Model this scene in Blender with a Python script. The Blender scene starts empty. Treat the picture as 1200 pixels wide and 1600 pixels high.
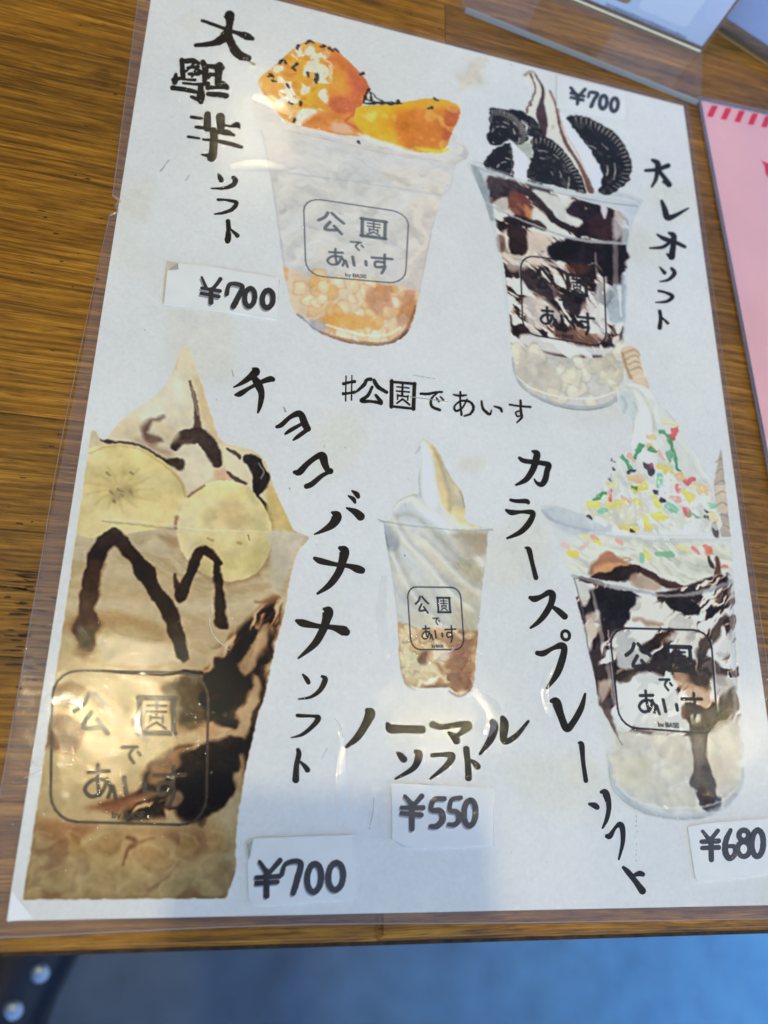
import math, random
import numpy as np
# ---------------------------------------------------------------- where the menu lies: photo pixel -> millimetres on the table plane
CAM_F = 1237.154
CAM_R = np.array([[0.96485479, 0.01788943, 0.262174], [0.10254941, -0.94420878, -0.31297509], [0.24194805, 0.3288613, -0.91285891]])
CAM_C = np.array([0.02934668, 0.02971808, 0.21295263])
def ray(x, y):
    d = CAM_R.T @ np.array([(x - 600) / CAM_F, (y - 800) / CAM_F, 1.0])
    return d / np.linalg.norm(d)
def at(x, y, z=0.0):
    d = ray(x, y); t = (z - CAM_C[2]) / d[2]
    p = CAM_C + d * t
    return p[0] * 1000, p[1] * 1000
def crop(ox, oy, s, pts):
    return [((p[0] / s) + ox, (p[1] / s) + oy) + tuple(q / s for q in p[2:]) for p in pts]
def spline(pts, closed=False, n=6):
    P = np.array(pts, float)
    m = len(P)
    if m < 3 and not closed:
        return P
    out = []
    rng_ = range(m) if closed else range(m - 1)
    for i in rng_:
        if closed:
            a, b, c, d = P[(i - 1) % m], P[i], P[(i + 1) % m], P[(i + 2) % m]
        else:
            a, b, c, d = P[max(i - 1, 0)], P[i], P[i + 1], P[min(i + 2, m - 1)]
        for k in range(n):
            t = k / n
            out.append(0.5 * ((2 * b) + (c - a) * t + (2 * a - 5 * b + 4 * c - d) * t * t + (3 * b - a - 3 * c + d) * t ** 3))
    if not closed:
        out.append(P[-1])
    return np.array(out)
def ring(cx, cy, rx, ry, w, tilt=0.0, n=12):
    o = []
    for k in range(n + 1):
        a = 2 * math.pi * k / n
        x, y = rx * math.sin(a), -ry * math.cos(a)
        o.append((cx + x * math.cos(tilt) - y * math.sin(tilt), cy + x * math.sin(tilt) + y * math.cos(tilt), w))
    return o

# ---------------------------------------------------------------- lettering, as brush strokes (x, y, width)
def G(ox, oy, s, *strokes):
    return [crop(ox, oy, s, st) for st in strokes]
Z1 = (150, 0, 4.0)
TITLE_POTATO = [
 G(*Z1, [(665,130,18),(760,163,20),(870,203,22),(940,226,40),(978,242,22)], [(835,98,62),(835,150,40),(815,205,46),(785,248,48),(720,274,30),(622,284,22)], [(826,205,36),(845,270,44),(890,340,50),(950,364,34)]),
 G(*Z1, [(536,375,24),(540,430,28),(546,490,26)],[(532,384,24),(600,380,30),(645,396,18)],[(572,424,14),(640,418,20)],[(582,463,18),(640,462,26)],[(560,498,14),(620,500,18)],
   [(668,388,30),(685,440,36),(678,500,28)],[(640,440,20),(700,480,30)],[(690,412,24),(790,424,32)],[(772,412,46),(765,460,42),(760,520,34)],[(700,465,22),(760,470,22)],
   [(500,465,20),(492,515,30)],[(485,500,24),(535,488,18)],[(545,520,14),(630,528,16),(700,524,26)],[(790,520,28),(818,548,30)],[(700,548,28),(760,548,18),(815,545,22)],
   [(480,550,28),(560,562,26),(625,575,22)],[(700,588,26),(760,592,30),(815,600,32)],[(655,545,30),(655,600,44),(655,636,32)],[(595,605,18),(640,625,24)],[(610,400,14),(560,450,14)],[(640,400,12),(600,480,14)]),
 G(*Z1, [(595,732,18),(660,742,18)],[(697,715,34),(695,800,40)],[(625,795,18),(700,805,20),(760,825,20),(820,830,32),(862,845,16)],[(777,735,48),(780,800,44)],[(790,778,16),(840,790,14),(880,780,32),(895,802,14)],
   [(575,855,16),(645,865,14)],[(670,872,14),(760,882,20),(840,900,24),(908,918,22)],[(735,815,38),(735,900,44),(725,980,46),(712,992,30)],[(662,967,10),(705,975,22)]),
 G(*Z1, [(765,1090,14),(775,1110,26),(782,1125,28)],[(860,1112,24),(872,1132,30),(850,1160,26),(790,1178,16),(720,1178,9)]),
 G(*Z1, [(762,1248,16),(820,1252,14),(878,1268,24),(850,1310,22),(790,1332,16),(742,1338,9)]),
 G(*Z1, [(825,1385,26),(828,1440,26),(822,1505,36)],[(835,1428,10),(865,1455,18),(882,1472,24)]),
]
Z4 = (730, 80, 3.243); Z5 = (730, 340, 3.243)
TITLE_COOKIE = [
 G(*Z4, [(903,605,14),(960,600,18),(1018,580,22)],[(938,552,14),(965,570,26),(962,610,20),(955,650,18),(935,687,10)],[(965,600,18),(998,640,20),(1022,676,26)],[(992,662,10),(1010,672,14)]),
 G(*Z4, [(985,760,14),(1000,800,24),(1014,842,28),(1050,835,20),(1120,796,8)]),
 G(*Z5, [(962,86,8),(1000,108,20),(1060,128,18),(1102,148,16)],[(1022,78,12),(1045,92,26),(1045,130,24),(1036,198,30)],[(1012,185,10),(1030,205,16)],[(1030,122,14),(990,150,16),(925,155,8)]),
 G(*Z5, [(976,252,8),(1000,280,18)],[(1035,258,14),(1050,282,20),(1020,315,14),(975,325,6)]),
 G(*Z5, [(970,372,12),(1005,380,12),(1040,400,18),(1010,425,14),(955,430,6)]),
 G(*Z5, [(975,475,16),(980,510,16),(975,558,20)],[(985,505,8),(1016,535,14)]),
]
Z6 = (340, 550, 4.0); Z7 = (400, 900, 4.704)
TITLE_BANANA = [
 G(*Z6, [(222,104,14),(240,122,44),(200,160,34),(150,195,22),(100,221,8)],[(112,268,14),(140,262,30),(200,225,20),(270,190,24),(325,170,32),(345,172,26)],[(225,160,30),(252,200,44),(274,260,34),(266,330,26),(252,378,12)]),
 G(*Z6, [(370,468,18),(400,455,26),(450,410,24),(500,386,34),(525,398,36),(545,450,40),(564,480,34)],[(422,513,12),(455,490,22),(525,450,18)],[(473,551,10),(500,530,22),(552,492,24)]),
 G(*Z6, [(482,752,22),(512,750,36),(560,700,30),(620,655,30),(655,652,46),(670,700,38),(690,742,30),(704,745,34)],[(555,840,28),(590,825,30),(650,775,24),(695,752,20)]),
 G(*Z6, [(715,1003,14),(745,1025,52),(720,1075,44),(660,1115,24),(605,1140,8)],[(806,975,10),(860,1000,36),(893,1028,46)],[(840,868,10),(868,888,28),(878,905,22)],[(818,900,10),(848,920,24),(858,940,16)]),
 G(*Z6, [(765,1225,22),(792,1245,52),(780,1310,44),(755,1380,40),(700,1455,34),(625,1510,14)],[(607,1290,20),(645,1307,34),(740,1328,24),(820,1338,26),(870,1355,42),(900,1365,38)]),
 G(*Z7, [(500,242,20),(528,262,68),(515,330,54),(490,400,50),(430,500,44),(312,604,14)],[(300,330,24),(345,347,48),(450,368,32),(560,378,34),(640,402,62),(662,412,50)]),
 G(*Z7, [(345,725,14),(372,758,30),(385,782,28)],[(485,738,18),(508,762,36),(470,840,30),(400,890,20),(312,905,10)]),
 G(*Z7, [(305,1025,24),(340,1028,24),(420,1030,20),(458,1044,36),(420,1100,30),(340,1165,22),(258,1188,8)]),
 G(*Z7, [(308,1278,26),(315,1310,34),(298,1390,34),(292,1498,44)],[(325,1365,16),(360,1400,30),(378,1425,36)]),
]
Z8 = (370, 1080, 2.5)
TITLE_PLAIN = [
 G(*Z7, [(820,990,36),(840,1012,64),(800,1100,50),(740,1190,44),(665,1255,22)]),
 G(*Z8, [(589,128,14),(602,146,32),(650,148,26),(722,150,28)]),
 G(*Z8, [(765,130,24),(800,140,20),(870,130,20),(903,135,30),(885,155,22),(862,172,14)],[(828,162,12),(848,178,24),(858,193,26)]),
 G(*Z8, [(998,120,22),(1006,140,28),(990,190,24),(950,245,10)],[(1038,105,18),(1045,130,30),(1044,195,22),(1090,175,18),(1138,118,10)]),
 G(*Z8, [(627,240,10),(640,252,22),(652,266,24)],[(700,236,16),(712,250,26),(690,300,20),(620,342,8)]),
 G(*Z8, [(764,250,16),(800,248,14),(840,252,24),(820,290,20),(755,342,8)]),
 G(*Z8, [(896,226,22),(902,280,20),(905,338,24)],[(910,268,8),(928,280,18),(940,294,22)]),
]
Z3 = (510, 560, 3.529)
HASH_LINE = [
 G(*Z3, [(108,98,7),(106,235,8)],[(140,95,6),(138,230,8)],[(94,140,16),(125,133,13),(155,128,17)],[(94,195,16),(125,192,12),(157,186,16)]),
 G(*Z3, [(244,115,18),(222,120,16),(208,145,18),(168,182,12)],[(262,120,18),(285,158,20),(332,187,16)],[(252,158,14),(228,205,16),(192,234,20),(250,238,14),(300,246,20)],[(272,203,14),(300,238,20)]),
 G(*Z3, [(360,125,17),(358,268,18)],[(355,129,14),(490,141,15)],[(485,140,17),(480,280,18)],[(355,264,13),(485,279,13)],[(388,157,8),(455,164,8)],[(420,145,10),(418,200,12)],[(386,180,8),(457,186,8)],[(392,205,9),(450,212,9)],[(392,200,8),(392,226,8)],[(450,206,8),(448,230,8)],[(420,225,10),(388,248,9)],[(425,228,10),(458,256,10)]),
 G(*Z3, [(520,195,12),(560,196,14),(610,187,12),(638,185,10)],[(612,190,8),(578,225,12),(582,265,14),(625,285,14)],[(606,218,8),(620,238,11)],[(628,212,8),(645,230,11)]),
 G(*Z3, [(700,200,8),(735,206,12),(770,203,10)],[(738,186,11),(738,250,10),(745,312,12)],[(775,225,8),(750,272,10),(715,290,12),(706,265,10),(740,236,10),(790,240,12),(811,270,14),(795,305,12),(760,318,9)]),
 G(*Z3, [(855,235,10),(862,275,14),(885,300,15),(902,308,12),(910,286,7)],[(925,265,8),(958,275,14),(967,293,12)]),
 G(*Z3, [(1010,255,10),(1060,263,10),(1124,268,12)],[(1070,232,12),(1072,290,14),(1076,325,13),(1050,354,8)],[(1070,288,8),(1045,298,9),(1052,320,9),(1070,316,8)]),
]
Z9 = (760, 680, 5.335); Z10 = (800, 960, 3.477)
TITLE_SPRINKLE = [
 G(*Z9, [(385,135,20),(420,155,48),(410,215,50),(385,290,46),(330,370,40),(246,415,16)],[(275,190,24),(312,214,34),(400,225,34),(480,236,36),(518,252,44),(505,300,42),(490,370,44),(460,410,40),(420,398,24),(398,365,10)]),
 G(*Z9, [(202,540,22),(250,550,28),(330,550,34),(348,562,28)],[(165,625,20),(210,645,40),(290,640,24),(370,642,38),(388,665,38),(350,740,44),(280,810,38),(172,860,16)]),
 G(*Z9, [(325,938,14),(355,957,38),(380,1060,32),(412,1188,36)]),
 G(*Z9, [(365,1355,28),(402,1365,46),(460,1345,34),(520,1312,42),(550,1332,50),(540,1400,46),(490,1490,44),(430,1560,34),(368,1606,18)],[(550,1430,24),(600,1465,42),(652,1512,46)]),
 G(*Z10, ring(291,114,21,25,15,-0.25),[(137,210,22),(170,212,28),(220,185,20),(265,170,32),(284,188,30),(268,260,34),(240,330,30),(190,400,14)]),
 G(*Z10, [(215,470,20),(240,478,42),(265,550,34),(296,620,34),(330,590,30),(375,510,28),(397,432,12)]),
 G(*Z10, [(363,698,12),(378,710,26),(386,800,20),(401,903,22)]),
 G(*Z10, [(420,1030,14),(448,1038,28),(462,1048,24)],[(485,965,16),(508,972,34),(526,1040,24),(515,1110,20),(492,1160,10)]),
 G(*Z10, [(517,1205,22),(532,1203,26),(560,1160,15),(585,1142,28),(600,1165,26),(601,1240,20),(580,1330,10)]),
 G(*Z10, [(605,1375,16),(630,1400,26),(670,1450,26),(708,1502,34)],[(650,1422,10),(690,1408,26),(710,1412,22)]),
]
ZP1 = (250, 380, 5.714); ZP5 = (900, 1040, 4.0)
PRICE_INK = [
 [G(*ZP1, [(372,312,14),(410,400,20)],[(538,328,24),(500,380,22),(455,432,22)],[(455,420,26),(455,535,30)],[(372,408,18),(535,434,22)],[(367,455,20),(525,484,22)]),
  G(*ZP1, [(595,460,26),(625,372,24),(733,392,28),(700,480,34),(655,568,36)]),
  G(*ZP1, ring(800,490,45,80,30,0.1)), G(*ZP1, ring(960,505,48,78,32,0.1))],
 [G(*Z4, [(522,188,10),(550,225,12)],[(595,197,12),(560,235,11)],[(560,230,12),(556,270,12)],[(522,216,9),(590,232,10)],[(522,238,9),(585,252,10)]),
  G(*Z4, [(612,235,10),(620,212,10),(658,220,12),(640,250,13),(626,283,14)]),
  G(*Z4, ring(687,262,18,33,13,0.1)), G(*Z4, ring(743,275,18,33,13,0.1))],
 [G(*Z8, [(655,410,10),(680,440,14)],[(720,410,14),(690,445,12)],[(682,440,15),(682,538,14)],[(642,455,11),(724,455,14)],[(642,477,12),(718,483,14)]),
  G(*Z8, [(808,420,13),(768,424,14),(758,462,13),(793,468,16),(802,500,17),(782,525,16),(755,528,12)]),
  G(*Z8, [(872,416,12),(838,424,12),(830,463,12),(858,472,14),(866,500,15),(850,520,13),(825,520,11)]),
  G(*Z8, ring(908,475,23,50,15,0.05))],
 [G(*Z8, [(88,665,10),(115,705,14)],[(168,660,14),(125,710,12)],[(115,702,15),(115,798,16)],[(75,728,12),(165,722,13)],[(77,750,13),(158,744,12)]),
  G(*Z8, [(175,715,12),(192,672,12),(247,668,15),(236,730,17),(219,788,15)]),
  G(*Z8, ring(301,728,27,55,16,0.08)), G(*Z8, ring(385,722,29,53,16,0.08))],
 [G(*ZP5, [(785,1035,14),(825,1085,20)],[(880,1032,18),(840,1082,18)],[(836,1085,24),(840,1212,22)],[(778,1100,18),(885,1095,22)],[(782,1140,18),(885,1136,22)]),
  G(*ZP5, [(960,1028,18),(932,1090,24),(926,1160,26),(950,1203,24),(985,1180,22),(985,1132,20),(940,1128,16)]),
  G(*ZP5, ring(1042,1060,30,32,22), ring(1042,1146,38,46,22)),
  G(*ZP5, ring(1128,1110,36,82,24,0.03))],
]
PRICE_OUTLINE = [
 crop(*ZP1, [(66,262),(80,246),(160,188),(420,210),(1062,318),(1046,690),(600,624),(36,552)]),
 crop(*Z4, [(452,128),(798,212),(802,354),(452,288)]),
 crop(*Z8, [(603,360),(998,378),(1000,606),(690,612),(655,604),(606,580)]),
 crop(*Z8, [(38,592),(60,575),(450,562),(458,808),(65,838),(46,806)]),
 crop(*ZP5, [(693,1008),(800,985),(1314,946),(1326,1296),(762,1350),(742,1330)]),
]
import bpy, bmesh
from mathutils import Matrix, Vector
S = bpy.context.scene
C = S.collection
R_ = math.radians
# ---------------------------------------------------------------- camera
cam = bpy.data.cameras.new('camera'); co = bpy.data.objects.new('camera', cam); C.objects.link(co)
M = Matrix.Identity(4)
for i in range(3):
    M[i][0], M[i][1], M[i][2], M[i][3] = CAM_R[0][i], -CAM_R[1][i], -CAM_R[2][i], CAM_C[i]
co.matrix_world = M
cam.sensor_fit = 'VERTICAL'; cam.sensor_height = 9.8; cam.sensor_width = 9.8 * .75
cam.lens = CAM_F / 1600 * 9.8
cam.clip_start = .01; cam.clip_end = 200
cam.dof.use_dof = True; cam.dof.aperture_fstop = 2.8; cam.dof.focus_distance = .228
S.camera = co
# ---------------------------------------------------------------- daylight
SUN_EL, SUN_AZ = 52, 8
W = bpy.data.worlds.new('World'); S.world = W; W.use_nodes = True
wn = W.node_tree; sky = wn.nodes.new('ShaderNodeTexSky'); sky.sky_type = 'NISHITA'; sky.sun_disc = False
sky.sun_elevation = R_(SUN_EL); sky.sun_rotation = R_(SUN_AZ); sky.air_density = 1.0; sky.dust_density = .25; sky.ozone_density = 2.2
bg = next(n for n in wn.nodes if n.type == 'BACKGROUND'); bg.inputs['Strength'].default_value = .15
wn.links.new(sky.outputs[0], bg.inputs['Color'])
sl = bpy.data.lights.new('sun', 'SUN'); sl.energy = 3.0; sl.angle = R_(.5); sl.color = (1, .95, .88)
so = bpy.data.objects.new('sun', sl); C.objects.link(so); so.rotation_euler = (R_(90 - SUN_EL), 0, R_(180 - SUN_AZ)); so.location = (0, 3, 6)
S.view_settings.view_transform = 'Standard'; S.view_settings.look = 'None'; S.view_settings.gamma = 1
S.view_settings.use_curve_mapping = False; S.view_settings.exposure = 1.5
# ---------------------------------------------------------------- the print: a small software brush that paints the menu's pictures
PPM = 6                                   # texels per millimetre
TW, TH = 210 * PPM, 297 * PPM
NR = np.random.default_rng(11)
def _cub(n_out, n_in):
    x = np.linspace(1, n_in - 3, n_out); i = np.floor(x).astype(int); t = (x - i)
    A = np.zeros((n_out, n_in), np.float32); r = np.arange(n_out)
    A[r, i - 1] += (1 - t) ** 3 / 6; A[r, i] += (3 * t ** 3 - 6 * t * t + 4) / 6
    A[r, i + 1] += (-3 * t ** 3 + 3 * t * t + 3 * t + 1) / 6; A[r, i + 2] += t ** 3 / 6
    return A
def noise_field(lx, ly=None):
    ly = ly or lx
    h, w = int(TH / ly) + 5, int(TW / lx) + 5
    f = _cub(TH, h) @ NR.standard_normal((h, w)).astype(np.float32) @ _cub(TW, w).T
    return (f / f.std()).astype(np.float32)
NF = {k: noise_field(k) for k in (3, 6, 12, 24, 48, 96)}
NG = {k: noise_field(k) for k in (6, 12, 24, 48, 96)}
PAPER = np.array([209, 213, 215], np.float32)
IMG = np.empty((TH, TW, 3), np.float32); IMG[:] = PAPER
def texel(pts):
    o = []
    for p in pts:
        X, Y = at(p[0], p[1])
        q = [X * PPM, (297 - Y) * PPM]
        if len(p) > 2:
            X2, Y2 = at(p[0] + 1, p[1]); X3, Y3 = at(p[0], p[1] + 1)
            s = 0.5 * (math.hypot(X2 - X, Y2 - Y) + math.hypot(X3 - X, Y3 - Y)) * PPM
            q.append(p[2] * s)
        o.append(q)
    return o
def _box(P, pad):
    x0 = int(max(0, P[:, 0].min() - pad)); x1 = int(min(TW, P[:, 0].max() + pad + 1))
    y0 = int(max(0, P[:, 1].min() - pad)); y1 = int(min(TH, P[:, 1].max() + pad + 1))
    return x0, x1, y0, y1
def _grid(b, warp):
    x0, x1, y0, y1 = b
    X, Y = np.meshgrid(np.arange(x0, x1, dtype=np.float32) + .5, np.arange(y0, y1, dtype=np.float32) + .5)
    if warp:
        a, k = warp
        X = X + a * NF[k][y0:y1, x0:x1]; Y = Y + a * NG[max(k, 6)][y0:y1, x0:x1]
    return X, Y
def _ss(d, s):
    t = np.clip(0.5 - d / (2 * s), 0, 1); return t * t * (3 - 2 * t)
def poly_mask(pts, soft=1.2, warp=None, straight=False):
    P = np.array(texel(pts), np.float32)
    if not straight: P = spline(P, True, 5).astype(np.float32)
    b = _box(P, soft * 1.5 + (warp[0] * 3 if warp else 0) + 2)
    if b[1] <= b[0] or b[3] <= b[2]: return b, None
    X, Y = _grid(b, warp)
    d2 = np.full(X.shape, 1e9, np.float32); ins = np.zeros(X.shape, bool)
    for i in range(len(P)):
        ax, ay = P[i]; bx, by = P[(i + 1) % len(P)]
        ex, ey = bx - ax, by - ay; L = ex * ex + ey * ey
        if L < 1e-9: continue
        wx, wy = X - ax, Y - ay
        t = np.clip((wx * ex + wy * ey) / L, 0, 1)
        d2 = np.minimum(d2, (wx - t * ex) ** 2 + (wy - t * ey) ** 2)
        if ay != by:
            ins ^= ((ay > Y) != (by > Y)) & (X < ex * (Y - ay) / ey + ax)
    d = np.sqrt(d2); d[ins] *= -1
    return b, _ss(d, soft)
def line_mask(pts, soft=1.0, warp=None):
    P = np.array(texel(pts), np.float32)
    P = spline(P, False, 5).astype(np.float32)
    b = _box(P, soft * 1.5 + P[:, 2].max() / 2 + (warp[0] * 3 if warp else 0) + 2)
    if b[1] <= b[0] or b[3] <= b[2]: return b, None
    X, Y = _grid(b, warp); d = np.full(X.shape, 1e9, np.float32)
    for i in range(len(P) - 1):
        ax, ay, ar = P[i]; bx, by, br = P[i + 1]
        ex, ey = bx - ax, by - ay; L = max(ex * ex + ey * ey, 1e-6)
        wx, wy = X - ax, Y - ay
        t = np.clip((wx * ex + wy * ey) / L, 0, 1)
        d = np.minimum(d, np.sqrt((wx - t * ex) ** 2 + (wy - t * ey) ** 2) - 0.5 * (ar + t * (br - ar)))
    return b, _ss(d, soft)
def lay(bm, col, a=1.0, clip=None, mod=None):
    b, m = bm
    if m is None: return
    x0, x1, y0, y1 = b
    m = m * a
    if clip is not None: m = m * clip[y0:y1, x0:x1]
    if mod is not None: m = m * mod[y0:y1, x0:x1]
    c = col[y0:y1, x0:x1] if isinstance(col, np.ndarray) and col.ndim == 3 else np.array(col, np.float32)
    IMG[y0:y1, x0:x1] += m[..., None] * (c - IMG[y0:y1, x0:x1])
class Pen:
    def __init__(s, ox, oy, sc): s.z = (ox, oy, sc); s.clip = None
    def P(s, pts, col, soft=1.2, a=1, warp=None, straight=False, clip='own', mod=None):
        bm = poly_mask(crop(*s.z, pts), soft, warp, straight)
        lay(bm, col, a, s.clip if clip == 'own' else clip, mod); return bm
    def L(s, pts, col, soft=1.0, a=1, warp=None, clip='own', mod=None):
        bm = line_mask(crop(*s.z, pts), soft, warp)
        lay(bm, col, a, s.clip if clip == 'own' else clip, mod); return bm
    def mask(s, pts, soft=1.2, warp=None, straight=False):
        b, m = poly_mask(crop(*s.z, pts), soft, warp, straight)
        M = np.zeros((TH, TW), np.float32)
        if m is not None: M[b[2]:b[3], b[0]:b[1]] = m
        return M
def step(f, lo, hi):
    t = np.clip((f - lo) / (hi - lo), 0, 1); return t * t * (3 - 2 * t)
def blend(f, *cols):
    """colour ramp along a 0..1 field"""
    n = len(cols) - 1; f = np.clip(f, 0, 1) * n; out = np.zeros(f.shape + (3,), np.float32)
    for i, c in enumerate(cols):
        out += np.clip(1 - abs(f - i), 0, 1)[..., None] * np.array(c, np.float32)
    return out
def swirled(angle, long_, short, seed, wob=14):
    f = _swirl(angle, long_, short, seed, wob) + .55 * _swirl(angle + .12, long_ * .42, short * .36, seed + 50, wob * .6) + .3 * _swirl(angle - .1, long_ * .2, short * .16, seed + 90, wob * .4)
    return f / 1.18
def _swirl(angle, long_, short, seed, wob=14):
    """noise drawn out along a direction, like syrup pulled through ice cream"""
    r = np.random.default_rng(seed)
    g = r.standard_normal((64, 64)).astype(np.float32)
    Y, X = np.mgrid[0:TH, 0:TW].astype(np.float32)
    X += wob * NF[48] + wob * .35 * NF[12]; Y += wob * NG[48] + wob * .35 * NG[12]
    ca, sa = math.cos(angle), math.sin(angle)
    U = (X * ca + Y * sa) / long_; V = (-X * sa + Y * ca) / short
    i = np.floor(U).astype(int); j = np.floor(V).astype(int); u = U - i; v = V - j
    u = u * u * (3 - 2 * u); v = v * v * (3 - 2 * v)
    a, b_ = g[j % 64, i % 64], g[j % 64, (i + 1) % 64]; c, d = g[(j + 1) % 64, i % 64], g[(j + 1) % 64, (i + 1) % 64]
    return (a * (1 - u) + b_ * u) * (1 - v) + (c * (1 - u) + d * u) * v
def flakes(pen, spots, cols, size, seed, rim, squash=.7, alpha=.85):
    r = random.Random(seed)
    for x, y in spots:
        n = 8; R = size * r.uniform(.7, 1.3); th = r.uniform(0, 3.14); q = squash * r.uniform(.8, 1.2)
        pts = []
        for k in range(n):
            a = 2 * math.pi * k / n; rr = R * r.uniform(.78, 1.15)
            X, Y = rr * math.cos(a), rr * q * math.sin(a)
            pts.append((x + X * math.cos(th) - Y * math.sin(th), y + X * math.sin(th) + Y * math.cos(th)))
        c = r.choice(cols)
        pen.P(pts, rim, 3.2, alpha * .6, (2.5, 12))
        cx = sum(p[0] for p in pts) / n - R * .06; cy = sum(p[1] for p in pts) / n - R * .08
        pen.P([(cx + (p[0] - cx) * .84, cy + (p[1] - cy) * .84) for p in pts], c, 3, alpha, (1.5, 12))
        pen.P([(cx + (p[0] - cx) * .45 - R * .1, cy + (p[1] - cy) * .4 - R * .1) for p in pts], [min(255, v + 14) for v in c], 5, alpha * .8)
def scatter(poly, n, seed, dmin=0):
    r = random.Random(seed); xs = [p[0] for p in poly]; ys = [p[1] for p in poly]; o = []
    for _ in range(n * 40):
        x, y = r.uniform(min(xs), max(xs)), r.uniform(min(ys), max(ys)); ins = False
        for i in range(len(poly)):
            (ax, ay), (bx, by) = poly[i], poly[(i + 1) % len(poly)]
            if (ay > y) != (by > y) and x < (bx - ax) * (y - ay) / (by - ay) + ax: ins = not ins
        if ins and all((x - a) ** 2 + (y - b_) ** 2 > dmin * dmin for a, b_ in o): o.append((x, y))
        if len(o) >= n: break
    return o
LOGO = [  # strokes in a unit square: frame, then the six characters and the small line
 [(.24,.24,.028),(.20,.29,.036)],
]
LOGOS = []
def logo(*a, **k): LOGOS.append((a, k))
def draw_logo(quad, ink=(52, 55, 60), wid=2.4, a=.92, text=1.0, small=True, fw=None):
    (x0, y0), (x1, y1), (x2, y2), (x3, y3) = quad
    def M(u, v):
        return ((1 - u) * (1 - v) * x0 + u * (1 - v) * x1 + u * v * x2 + (1 - u) * v * x3,
                (1 - u) * (1 - v) * y0 + u * (1 - v) * y1 + u * v * y2 + (1 - u) * v * y3)
    sx = math.hypot(x1 - x0, y1 - y0)
    def ln(pts, w, al=a):
        lay(line_mask([M(u, v) + (w,) for u, v in pts], .8), ink, al)
    r = .17; fr = []
    for cx, cy, a0 in ((1 - r, r, -90), (1 - r, 1 - r * 1.1, 0), (r, 1 - r * 1.1, 90), (r, r, 180)):
        for k in range(6):
            t = math.radians(a0 + k * 18); fr.append((cx + r * math.cos(t), cy + r * (1.1 if cy > .5 else 1) * math.sin(t)))
    fr.append(fr[0])
    F = fr
    for i in range(len(F) - 1): ln([F[i], F[i + 1]], fw or wid)
    tw = sx * .034 * text
    for st in ([(.23,.155),(.20,.22),(.14,.27)], [(.27,.155),(.32,.21),(.38,.265)], [(.25,.275),(.20,.375),(.31,.37)], [(.29,.32),(.36,.41)]): ln(st, tw)
    for st in ([(.55,.17),(.79,.17)], [(.56,.17),(.56,.40)], [(.78,.17),(.78,.40)], [(.55,.40),(.79,.40)]): ln(st, tw * 1.05)
    for st in ([(.61,.22),(.73,.22)], [(.67,.20),(.67,.28)], [(.61,.26),(.73,.26)], [(.63,.30),(.71,.30)], [(.63,.29),(.63,.33)], [(.71,.29),(.71,.33)], [(.67,.33),(.61,.37)], [(.67,.33),(.73,.37)]): ln(st, tw * .55)
    for st in ([(.45,.50),(.55,.495)], [(.53,.50),(.50,.55),(.53,.60)], [(.555,.53),(.57,.55)]): ln(st, tw * .65)
    for st in ([(.24,.67),(.37,.66)], [(.30,.62),(.30,.72),(.315,.82)], [(.36,.71),(.33,.80),(.26,.83),(.22,.78),(.27,.72),(.35,.72),(.385,.77),(.37,.83)], [(.40,.76),(.42,.84)]): ln(st, tw * .8)
    for st in ([(.47,.70),(.485,.81)], [(.60,.74),(.605,.79)]): ln(st, tw * .95)
    for st in ([(.66,.68),(.86,.67)], [(.785,.62),(.785,.74),(.79,.80),(.76,.88)], [(.78,.73),(.70,.73),(.70,.80),(.78,.79)]): ln(st, tw * .85)
    if small:
        t = sx * .010 * text; u = .40
        def ch(strokes, u, w=.024, h=.038):
            for st in strokes: ln([(u + p[0] * w, .925 + p[1] * h) for p in st], t)
        ch([[(0,0),(0,1)],[(0,.5),(.7,.5),(.7,1),(0,1)]], u); ch([[(0,.4),(.4,1)],[(.9,.4),(.3,1.3)]], u + .03)
        B = [[(0,0),(0,1)],[(0,0),(.8,.1),(.7,.45),(0,.5)],[(0,.5),(.9,.6),(.8,1),(0,1)]]; A = [[(0,1),(.45,0),(.9,1)],[(.2,.65),(.7,.65)]]
        Sg = [[(.85,.1),(.2,0),(.1,.4),(.8,.6),(.7,1),(0,.95)]]; E_ = [[(.8,0),(0,0),(0,1),(.8,1)],[(0,.5),(.7,.5)]]
        for k, g in enumerate((B, A, Sg, E_)): ch(g, .475 + k * .036, .028)
SW1 = swirled(-.75, 70, 22, 5); SW2 = swirled(-.35, 60, 20, 9); SW3 = swirled(-.95, 80, 20, 13, 16); SW4 = swirled(.7, 60, 16, 21, 12)
FOLD1 = swirled(.10, 110, 13, 31, 12); FOLD2 = swirled(.95, 70, 11, 33, 10); FOLD3 = swirled(.35, 90, 12, 35, 12)

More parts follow.
